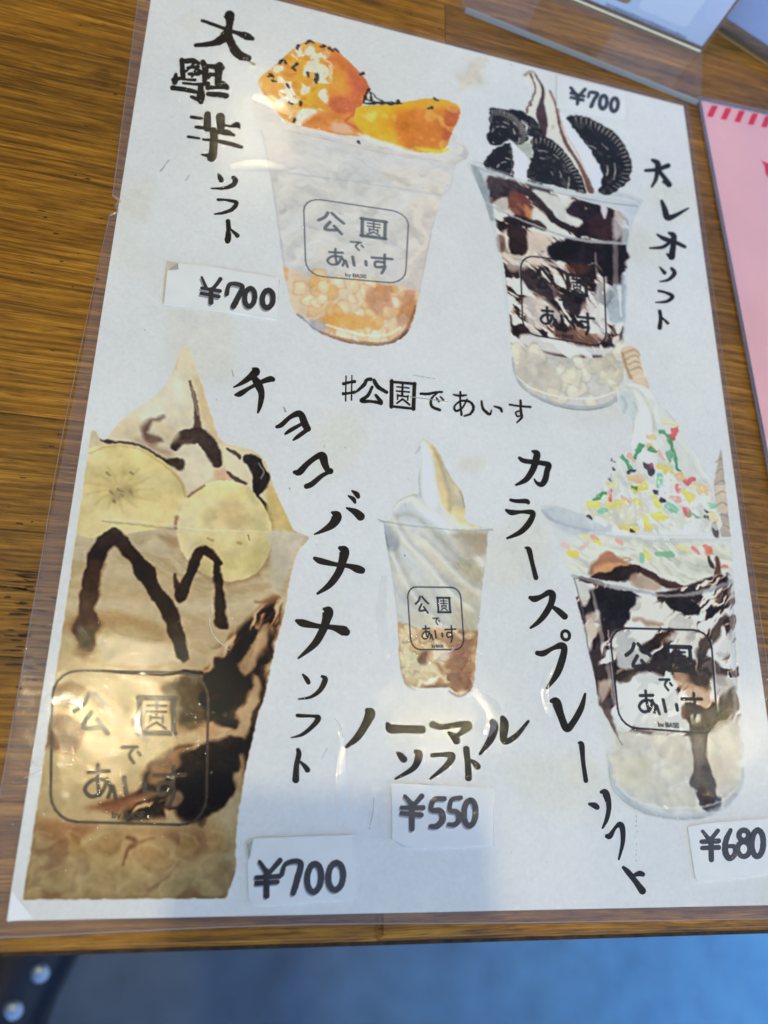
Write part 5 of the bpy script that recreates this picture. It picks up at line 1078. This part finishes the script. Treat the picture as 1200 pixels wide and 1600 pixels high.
picture([(136,678),(170,672),(250,605),(288,538),(305,548),(340,680),(420,718),(462,828),(486,838),(470,875),(352,1408),(33,1409)], 'printed picture of a chocolate banana cup, cropped square at the left')
picture([(585,810),(608,812),(620,775),(652,765),(650,700),(665,682),(705,730),(730,790),(775,820),(768,880),(748,1060),(735,1092),(690,1085),(635,1078),(618,1000),(600,880)], 'printed picture of a small plain soft serve cup')
picture([(838,785),(910,800),(960,700),(985,640),(962,610),(985,600),(970,545),(995,535),(1015,595),(1060,660),(1115,760),(1126,700),(1146,850),(1168,1150),(1168,1240),(1060,1290),(960,1265),(925,1080),(880,880)], 'printed picture of a cup with coloured sprinkles and chocolate swirls')
def text_line(chars, label, rough=0.0, seed=0):
    e = empty('lettering', (0, 0, 0), menu); tag(e, label)
    for i, ch in enumerate(chars): ink_char('character', ch, .045, INK, e, rough, seed + i)
WID[0] = 1.2
text_line(TITLE_POTATO, 'upright black brush lettering beside the sweet potato cup', .13, 1)
text_line(TITLE_COOKIE, 'upright black brush lettering beside the cookie cup')
text_line(TITLE_BANANA, 'black brush lettering slanting down beside the banana cup')
text_line(TITLE_PLAIN, 'black brush lettering in two rows under the plain cup')
text_line(HASH_LINE, 'small black line with a hash sign in the middle of the sheet', .10, 50)
text_line(TITLE_SPRINKLE, 'curving black brush lettering beside the sprinkle cup')
# film: a clear skin over the sheet with a border sealed round it
notch = [at(176, 305), at(186, 316), at(184, 330), at(171, 337)]
outline = [(-1.0, -3.6), (60, -2.1), (130, -2.9), (213.6, -3.6), (212.3, 120), (211.9, 299.3), (100, 299.2), (-3.2, 299.2), (-4.0, 281), notch[0], notch[1], notch[2], notch[3], (-5.2, 79), (-5.6, 1.0)]
outline[-1] = (-5.9, 2.5); outline.insert(0, (-4.4, -3.4))
slab('film_back', outline, -.32, -.30, FILM_BACK, menu)
bm = bmesh.new(); vs = [bm.verts.new(mm(x, y, .12)) for x, y in outline]; f = bm.faces.new(vs); f.normal_update()
if f.normal.z < 0: f.normal_flip()
# side skirt of the film down to the table
n_ = len(outline); lo = [bm.verts.new(mm(x, y, -.29)) for x, y in outline]
for i in range(n_): bm.faces.new((vs[i], vs[(i + 1) % n_], lo[(i + 1) % n_], lo[i]))
bmesh.ops.recalc_face_normals(bm, faces=bm.faces); me = bpy.data.meshes.new('laminate_film'); bm.to_mesh(me); bm.free()
fo = link('laminate_film', me, FILM, menu)
# milky seam along the film edge
def seam(pts, w, z, mat, name='film_edge', parent=menu):
    P = spline(np.array([(x, y) for x, y in pts], float), False, 6); T = np.gradient(P, axis=0); T /= np.linalg.norm(T, axis=1, keepdims=True); V = []
    for (x, y), (tx, ty) in zip(P, T): V += [mm(x - ty * w / 2, y + tx * w / 2, z), mm(x, y, z + w * .3), mm(x + ty * w / 2, y - tx * w / 2, z)]
    F = []
    for i in range(len(P) - 1): F += [(3 * i, 3 * i + 1, 3 * i + 4, 3 * i + 3), (3 * i + 1, 3 * i + 2, 3 * i + 5, 3 * i + 4)]
    o = mesh(name, V, F, mat, parent); return o
EDGEM = simple('film_edge_plastic', (.34, .27, .25), .18, .8, coat=.6)
seam([(-4.0, 296), (-4.0, 281), notch[0]], .22, .11, EDGEM); seam([notch[3], (-5.0, 120), (-5.2, 79), (-5.9, 4)], .22, .11, EDGEM)
seam([(-3, -3.35), (60, -2.1), (130, -2.9), (213, -3.5)], .22, .11, EDGEM); seam([(213.4, -3), (212.3, 120), (211.9, 298)], .22, .11, EDGEM)
TORN = film('torn_film', .12, [(500, .0006)], milk=.35, milkcol=(.6, .5, .42), gain=2)
seam([notch[0], (notch[1][0], notch[1][1] + .6), notch[1], ((notch[1][0] + notch[2][0]) / 2 - .8, (notch[1][1] + notch[2][1]) / 2), notch[2], notch[3]], .8, .12, TORN, 'torn_edge')
# corner fold of the film at the lower left, a whitish flap
slab('folded_corner', [at(18, 1392), at(52, 1434), at(12, 1440)], .14, .17, simple('folded_film', (.93, .96, 1.0), .3, .5), menu)

# handwritten price labels taped on the film
WID[0] = 1.55
labels = [('price label reading 700 yen, with a torn yellowed tape end', 0), ('price label reading 700 yen above the cookie cup', 1), ('price label reading 550 yen under the plain cup', 2), ('price label reading 700 yen beside the banana cup', 3), ('price label reading 680 yen under the sprinkle cup', 4)]
tapes = [crop(*ZP1, [(76,250),(160,190),(440,205),(1072,322),(1052,692),(600,632),(40,560)]), crop(*Z4, [(440,120),(805,208),(810,362),(445,296)]),
         crop(*Z8, [(522,343),(606,350),(1003,374),(1004,610),(690,616),(655,608),(596,572),(505,568)]), crop(*Z8, [(36,588),(60,572),(454,558),(462,811),(64,842),(42,808)]),
         crop(*ZP5, [(688,965),(800,960),(1314,930),(1330,1300),(762,1354),(738,1332)])]
for lab, i in labels:
    Q = [at(*q) for q in PRICE_OUTLINE[i]]
    o = slab('price_label', Q, .13, .42, LABELP, menu); tag(o, lab)
    sx, sy = (-2.2, 2.0) if i != 1 else (-.8, .8)
    for ch in PRICE_INK[i]:
        gh = [[(q[0] + sx, q[1] + sy * 1.6, q[2] * .8) for q in st] for st in ch]
        if i != 4: ink_char('faded_figure', gh, .425, GHOST, o)
    for j, ch in enumerate(PRICE_INK[i]): ink_char('figure', ch, .445, MARK, o, .07, 90 + j + 10 * i)
    t = slab('clear_tape', [at(*q) for q in tapes[i]], .49, .53, TAPE, o)
slab('tape_remnant', [at(*q) for q in crop(*ZP1, [(60,158),(160,180),(130,215),(80,245),(66,300),(48,538),(20,540),(40,300)])], .13, .17, YTAPE, menu)
slab('curled_tape', [at(*q) for q in crop(*ZP1, [(160,185),(165,240),(120,246),(78,248)])], .42, .60, CURL, menu)
slab('curled_tape', [at(*q) for q in crop(*Z8, [(40,600),(62,578),(52,640),(44,660)])], .42, .60, CURL, menu)
slab('curled_tape', [at(*q) for q in crop(*Z8, [(612,582),(660,606),(690,614),(640,606)])], .42, .52, simple('lifted_tape', (.62, .72, .80), .2, .6), menu)

# blisters and creases pressed into the film
def blister(pts, h, mat=None, name='film_crease'):
    P = spline(np.array(pts, float), False, 8); T = np.gradient(P[:, :2], axis=0); T /= np.linalg.norm(T, axis=1, keepdims=True); V, F = [], []; m_ = 7; n = len(P)
    for i, ((x, y, w), (tx, ty)) in enumerate(zip(P, T)):
        e = math.sin(math.pi * min(1, max(0, i / (n - 1)))) ** .5
        for j in range(m_):
            u = j / (m_ - 1) * 2 - 1; X, Y = at(x - ty * w * .5 * u, y + tx * w * .5 * u); V.append(mm(X, Y, .125 + h * (1 - u * u) * e))
    for i in range(n - 1):
        for j in range(m_ - 1): F.append((i * m_ + j, i * m_ + j + 1, (i + 1) * m_ + j + 1, (i + 1) * m_ + j))
    o = mesh(name, V, F, mat or CREASE, menu, True)
    if sum(p.normal.z for p in o.data.polygons) < 0: o.data.flip_normals()
    return o
CREASE = film('creased_film', .08, [(500, .0001)], milk=.10, milkcol=(.85, .88, .92), gain=1.6)
HAIR = film('scratch_and_highlight_film', .15, [(900, .0002)], milk=.45, milkcol=(.9, .88, .8), gain=3)
blister([(528,1142,3),(535,1160,10),(534,1200,17),(532,1240,16),(530,1290,8)], .35)
for pts in ([(330,948,1.4),(327,975,2.0),(336,995,2.2),(358,1016,1.2)], [(523,1122,1.6),(533,1136,2.4),(536,1152,2)], [(38,1216,1.4),(52,1210,1.8),(64,1204,1.2)], [(585,1246,2),(583,1270,2.5),(578,1296,2)], [(640,620,1.5),(700,628,1.5)], [(48,1186,1.2),(54,1194,1.5),(62,1199,1.2)], [(700,1022,1.5),(706,1016,3),(712,1010,1.5)]):
    blister(pts, .12, HAIR)
for pts in ([(600,900,8),(596,960,16),(604,1030,10)], [(740,1080,12),(770,1110,24),(760,1150,12)], [(395,150,10),(430,160,22),(470,185,12)], [(360,262,10),(400,258,20),(450,262,12)], [(60,1110,10),(90,1090,24),(130,1100,14)], [(230,1100,10),(215,1130,22),(230,1160,12)], [(860,1040,8),(850,1080,14),(860,1120,8)]):
    blister(pts, .10)
for pts in ([(769,1231,1.2),(770,1275,2),(771,1322,1.2)], [(549,1306,1.2),(550,1355,2),(552,1402,1.2)], [(436,438,1),(434,470,1.8),(432,500,1)], [(612,1225,1.5),(660,1226,3.2),(700,1232,2.5),(740,1236,1.5)]):
    blister(pts, .3, HAIR, 'tape_edge_highlight')  # whitish ridges, highlight along the tape edges put into the colour
rr = random.Random(8)
for k in range(9): x, y = 994 + rr.uniform(-1, 1), 1272 + k * 9 + rr.uniform(-2, 2); blister([(x, y, 1.5), (x + .5, y + 1.6, 2.4), (x, y + 3.2, 1.5)], .15, HAIR)

# ---------------------------------------------------------------- pink card at the right, laminated
pink = empty('pink_card', (.220, .299, 0)); tag(pink, 'laminated pink card with slanting red stripes along its top, right of the menu', 'card')
PB = pink.location
def PL(pts): return [(x - PB.x * 1000, y - PB.y * 1000) for x, y in pts]
A0, A1 = np.array(at(1088, 151)), np.array(at(1198, 735)); dy_ = (A1 - A0) / np.linalg.norm(A1 - A0)
B1 = np.array(at(1200, 175.5)); dx_ = (B1 - A0) / np.linalg.norm(B1 - A0)
def pc(u, v): q = A0 + dx_ * u + dy_ * v; return (q[0], q[1])
PINKM = simple('pink_print', (.93, .52, .55), .5, .3, noise=(25, .05)); REDM = simple('red_print', (.80, .012, .055), .5, .3, noise=(200, .1)); PINKFILM = film('card_film', .06, [(30, .0003), (200, .0001)], gain=.7)
CARDEDGE = film('card_border', .15, [(300, .0003)], milk=.55, milkcol=(.30, .26, .30), gain=1.5)
slab('film_border', rounded(PL([pc(0, 0), pc(150, 0), pc(150, 210), pc(0, 210)]), 2.2), .02, .62, CARDEDGE, pink)
o = slab('printed_sheet', PL([pc(1.5, 2.5), pc(147, 2.5), pc(147, 207), pc(1.5, 207)]), .63, .66, PINKM, pink)
P0, P1 = at(1103, 168), at(1200, 192)
rs = crop(1060, 120, 8, [(405,372),(485,378),(415,524),(340,512)])
slab('stripe', PL([at(*q) for q in rs]), .67, .685, REDM, pink)
step_ = (np.array(at(*crop(1060, 120, 8, [(575, 405)])[0])) - np.array(at(*crop(1060, 120, 8, [(405, 372)])[0])))
for k in range(1, 20):
    Q = [(at(*q)[0] + step_[0] * k, at(*q)[1] + step_[1] * k) for q in rs]
    slab('stripe', PL(Q), .67, .685, REDM, pink)
slab('red_mark', PL([at(*q) for q in crop(1060, 120, 8, [(1015,1052),(1060,1078),(1100,1092),(1150,1110),(1165,1200),(1170,1300),(1130,1290),(1095,1262),(1072,1210),(1062,1130)])]), .67, .685, REDM, pink)
slab('clear_film', rounded(PL([pc(.4, .4), pc(149.6, .4), pc(149.6, 209.6), pc(.4, 209.6)]), 2), .70, .74, PINKFILM, pink)

# ---------------------------------------------------------------- acrylic menu stands at the top right
ACR = film('clear_acrylic', .03, [(20, .0001)], milk=.035, milkcol=(.62, .58, .62), gain=1.0); ACE = film('acrylic_edge', .12, [(200, .0003)], milk=.62, milkcol=(.62, .66, .70), gain=2)
def upright(name, foot0, foot1, depth, front, height, z0=.0, parent=None):
    pass
def stand(loc_px, dir_px, w, base_d, hgt, label, off0, off1):
    """a clear base plate lying on the table and a card held upright at its rear"""
    a = np.array(at(*loc_px)) / 1000; b_ = np.array(at(*dir_px)) / 1000; ang = math.atan2(b_[1] - a[1], b_[0] - a[0])
    t = empty('acrylic_stand', (b_[0], b_[1], 0)); t.rotation_euler = (0, 0, ang); tag(t, label, 'card stand'); return t
t = stand((716, 16), (1090, 165), 0, 0, 0, 'clear acrylic stand holding a pale blue card with a tan patch, above the menu', 0, 0)
wd = float(np.hypot(*(np.array(at(1090, 165)) - np.array(at(716, 16)))))
# in the stand's own frame: x runs along the front edge (0 at its right end), y away from the viewer
def loc_of(px_, z=0.0):
    X, Y = at(px_[0], px_[1], z); v = t.matrix_basis.inverted() @ Vector((X / 1000, Y / 1000, z)); return v.x * 1000, v.y * 1000
Rr = loc_of((1089, 76), .003)
DEP = Rr[1]
slab('base_plate', rounded([(-wd, 0), (0, 0), (0, DEP + 6), (-wd, DEP + 6)], 3), .05, 2.2, ACR, t)
slab('base_edge', [(-wd + 2.5, -.35), (-1, -.35), (-1, .25), (-wd + 2.5, .25)], .1, 2.3, simple('acrylic_front_edge', (.33, .33, .31), .25, .6, coat=.5), t)
def panel(name, x0, x1, y0, y1, z0, z1, mat, parent, bev=0): return box(name, x0 / 1000, x1 / 1000, y0 / 1000, y1 / 1000, z0 / 1000, z1 / 1000, mat, parent, bev / 1000)
CARDM = simple('pale_blue_card', (.56, .66, .86), .5, .3, noise=(20, .05))
panel('front_panel', -wd, 0, DEP, DEP + 2, 2.25, 125, ACR, t)
c = panel('card', -wd + 1, -1.2, DEP + 2.3, DEP + 2.9, 3.2, 124, CARDM, t)
panel('rear_panel', -wd, 0, DEP + 3.2, DEP + 5, 2.25, 125, ACR, t)
BEND_GLINT = simple('bend_glint_paint', (1, .93, .66), .3, .9)  # pale gold strip paints the bright reflection along the bend
panel('painted_glint', -wd + 30, -1.5, DEP - .5, DEP - .05, 2.4, 3.0, BEND_GLINT, t)
TAN = simple('tan_print', (.36, .21, .10), .5, .3, noise=(60, .06)); PALE = simple('pale_print', (.70, .78, .93), .5, .3); GREYP = simple('grey_print', (.20, .24, .34), .5, .3)
def vslab(name, pts, y, mat, parent, th=.04):
    V = [(x / 1000, (y - th) / 1000, z / 1000) for x, z in pts]; n = len(V); return mesh(name, V, [tuple(range(n))], mat, parent)
def on_panel(px_, y):
    d = ray(*px_); inv = t.matrix_basis.inverted(); o_ = inv @ Vector(CAM_C); dd = inv.to_3x3() @ Vector(d); k = (y / 1000 - o_.y) / dd.y; p_ = o_ + dd * k; return p_.x * 1000, p_.z * 1000
yq = DEP + 2.3
a_, b2 = on_panel((982, 8), yq), on_panel((935, -2), yq)
vslab('tan_patch', rounded([(a_[0], a_[1]), (a_[0], a_[1] + 26), (a_[0] - 34, a_[1] + 26), (a_[0] - 34, a_[1])], 2.5), yq, TAN, c)
e0 = on_panel((1072, 44), yq); e1 = on_panel((996, 12), yq)
vslab('pale_frame', rounded([(e0[0], e0[1]), (e0[0], e0[1] + 22), (e1[0], e0[1] + 22), (e1[0], e0[1])], 2), yq, PALE, c)
l0, l1 = on_panel((946, 7), yq), on_panel((1072, 60), yq); r = random.Random(3)
# the small grey line of print: illegible ticks at this size
V, F = [], []; n = 46
for k in range(n):
    x = l0[0] + (l1[0] - l0[0]) * (k + .5) / n; z = l0[1] + (l1[1] - l0[1]) * (k + .5) / n; w = abs(l1[0] - l0[0]) / n * r.uniform(.25, .42); h = r.uniform(.7, 1.1)
    b0 = len(V); V += [((x - w) / 1000, (yq - .05) / 1000, (z - h) / 1000), ((x + w) / 1000, (yq - .05) / 1000, (z - h) / 1000), ((x + w) / 1000, (yq - .05) / 1000, (z + h) / 1000), ((x - w) / 1000, (yq - .05) / 1000, (z + h) / 1000)]; F.append((b0, b0 + 1, b0 + 2, b0 + 3))
tag(mesh('small_print', V, F, GREYP, c))

# second stand, farther right, plain pale blue
f0, f1 = np.array(at(1118, 46)) / 1000, np.array(at(1200, 100)) / 1000; ang = math.atan2(f1[1] - f0[1], f1[0] - f0[0])
t2 = empty('acrylic_stand', (f0[0], f0[1], 0)); t2.rotation_euler = (0, 0, ang); tag(t2, 'clear acrylic stand with a plain light blue card, cut off at the right edge', 'card stand')
panel('front_panel', 0, 110, 0, 2, 2.4, 120, ACR, t2); panel('card', 1, 109, 2.3, 2.9, 5.0, 119, simple('light_blue_card', (.40, .53, .86), .5, .3, noise=(15, .05)), t2)
panel('rear_panel', 0, 110, 3.2, 5, 2.4, 120, ACR, t2); slab('base_plate', [(0, -1.5), (110, -1.5), (110, 60), (0, 60)], .05, 2.3, ACR, t2)
panel('painted_glint', 1, 109, -1.9, -1.55, .3, .9, simple('amber_glint_paint', (.42, .26, .08), .3, .6), t2); panel('painted_foot_shade', .5, 109.5, -1.52, -.6, 1.2, 2.9, simple('foot_shade_paint', (.10, .075, .05), .4), t2)  # amber strip paints the edge reflection, dark strip the shade below the card

# ---------------------------------------------------------------- shoe on the floor below the table's front edge
shoe = empty('shoe', (0, 0, -.74)); tag(shoe, 'dark navy glossy shoe with metal eyelets on the floor at the lower left', 'shoe')
SHO = simple('navy_leather', (.003, .006, .020), .5, .3, coat=.0, noise=(30, .3), bump=(250, .2, .0006)); SOLE = simple('shoe_sole', (.004, .007, .018), .6)
d0 = ray(40, 1530); k = (-.70 - CAM_C[2]) / d0[2]; sc = CAM_C + d0 * k
prof = [(-.20, .030, .075), (-.17, .036, .085), (-.12, .036, .088), (-.06, .036, .080), (0, .043, .066), (.05, .049, .052), (.085, .044, .044), (.105, .026, .034)]
def loft(name, prof, z0, mat, parent, sole=False):
    V, F = [], []; n = 16
    for y, hw, h in prof:
        for j in range(n):
            a = 2 * math.pi * j / n; x = math.cos(a) * hw; zz = math.sin(a)
            z = (z0 + (h if zz > 0 else 0) * abs(zz) ** .8) if not sole else (z0 + (.022 if zz > 0 else 0))
            V.append((x * (1.0 if not sole else 1.08), y, max(z, .0)))
    m_ = len(prof)
    for i in range(m_ - 1):
        for j in range(n): F.append((i * n + j, i * n + (j + 1) % n, (i + 1) * n + (j + 1) % n, (i + 1) * n + j))
    F.append(tuple(reversed(range(n)))); F.append(tuple(range((m_ - 1) * n, m_ * n)))
    return mesh(name, V, F, mat, parent, True)
shoe.scale = (1.25, 1.1, 1)
shoe.location = (sc[0] - .004, sc[1] + .05, -.74); shoe.rotation_euler = (0, 0, R_(-14))
up = loft('upper', prof, .022, SHO, shoe); loft('sole', prof, 0, SOLE, shoe, True)
EY = simple('steel_eyelet', (.28, .36, .48), .42, metal=1)
for i, (px_, zz) in enumerate([((61, 1520), -.655), ((19, 1578), -.645), ((9, 1566), -.65)]):
    d = ray(*px_); kk = (zz - CAM_C[2]) / d[2]; q = CAM_C + d * kk; q = shoe.matrix_basis.inverted() @ Vector(q)
    bm = bmesh.new(); bmesh.ops.create_uvsphere(bm, u_segments=14, v_segments=8, radius=.0075)
    for v in bm.verts: v.co.z *= .5
    bmesh.ops.translate(bm, verts=bm.verts, vec=q); me = bpy.data.meshes.new('eyelet'); bm.to_mesh(me); bm.free(); me.polygons.foreach_set('use_smooth', [True] * len(me.polygons)); link('eyelet', me, EY, shoe)

# ---------------------------------------------------------------- the phone the picture is taken with, held just above the menu; it shades the near end of the sheet
ph = bpy.data.objects.new('smartphone', None); C.objects.link(ph); ph.matrix_world = M @ Matrix.Translation((0, 0, .0055))
tag(ph, 'dark smartphone held flat above the near end of the menu', 'phone')
PBODY = simple('phone_glass', (.02, .02, .025), .2, .5); PLENS = simple('phone_lens', (.01, .01, .012), .05, .6)
def cam_slab(name, pts, z0, z1, mat, parent): return slab(name, pts, z0, z1, mat, parent)
cam_slab('body', rounded([(-8, -126), (66, -126), (66, 20), (-8, 20)], 9), 0, 7.8, PBODY, ph)
cam_slab('camera_bump', rounded([(-7, -24), (27, -24), (27, 18), (-7, 18)], 7), -1.4, -.02, PBODY, ph)
for cx_, cy_ in ((18, 8), (18, -13)):
    cam_slab('lens', [(cx_ + 5.5 * math.cos(a), cy_ + 5.5 * math.sin(a)) for a in np.linspace(0, 2 * math.pi, 25)[:-1]], -2.4, -1.42, PLENS, ph)
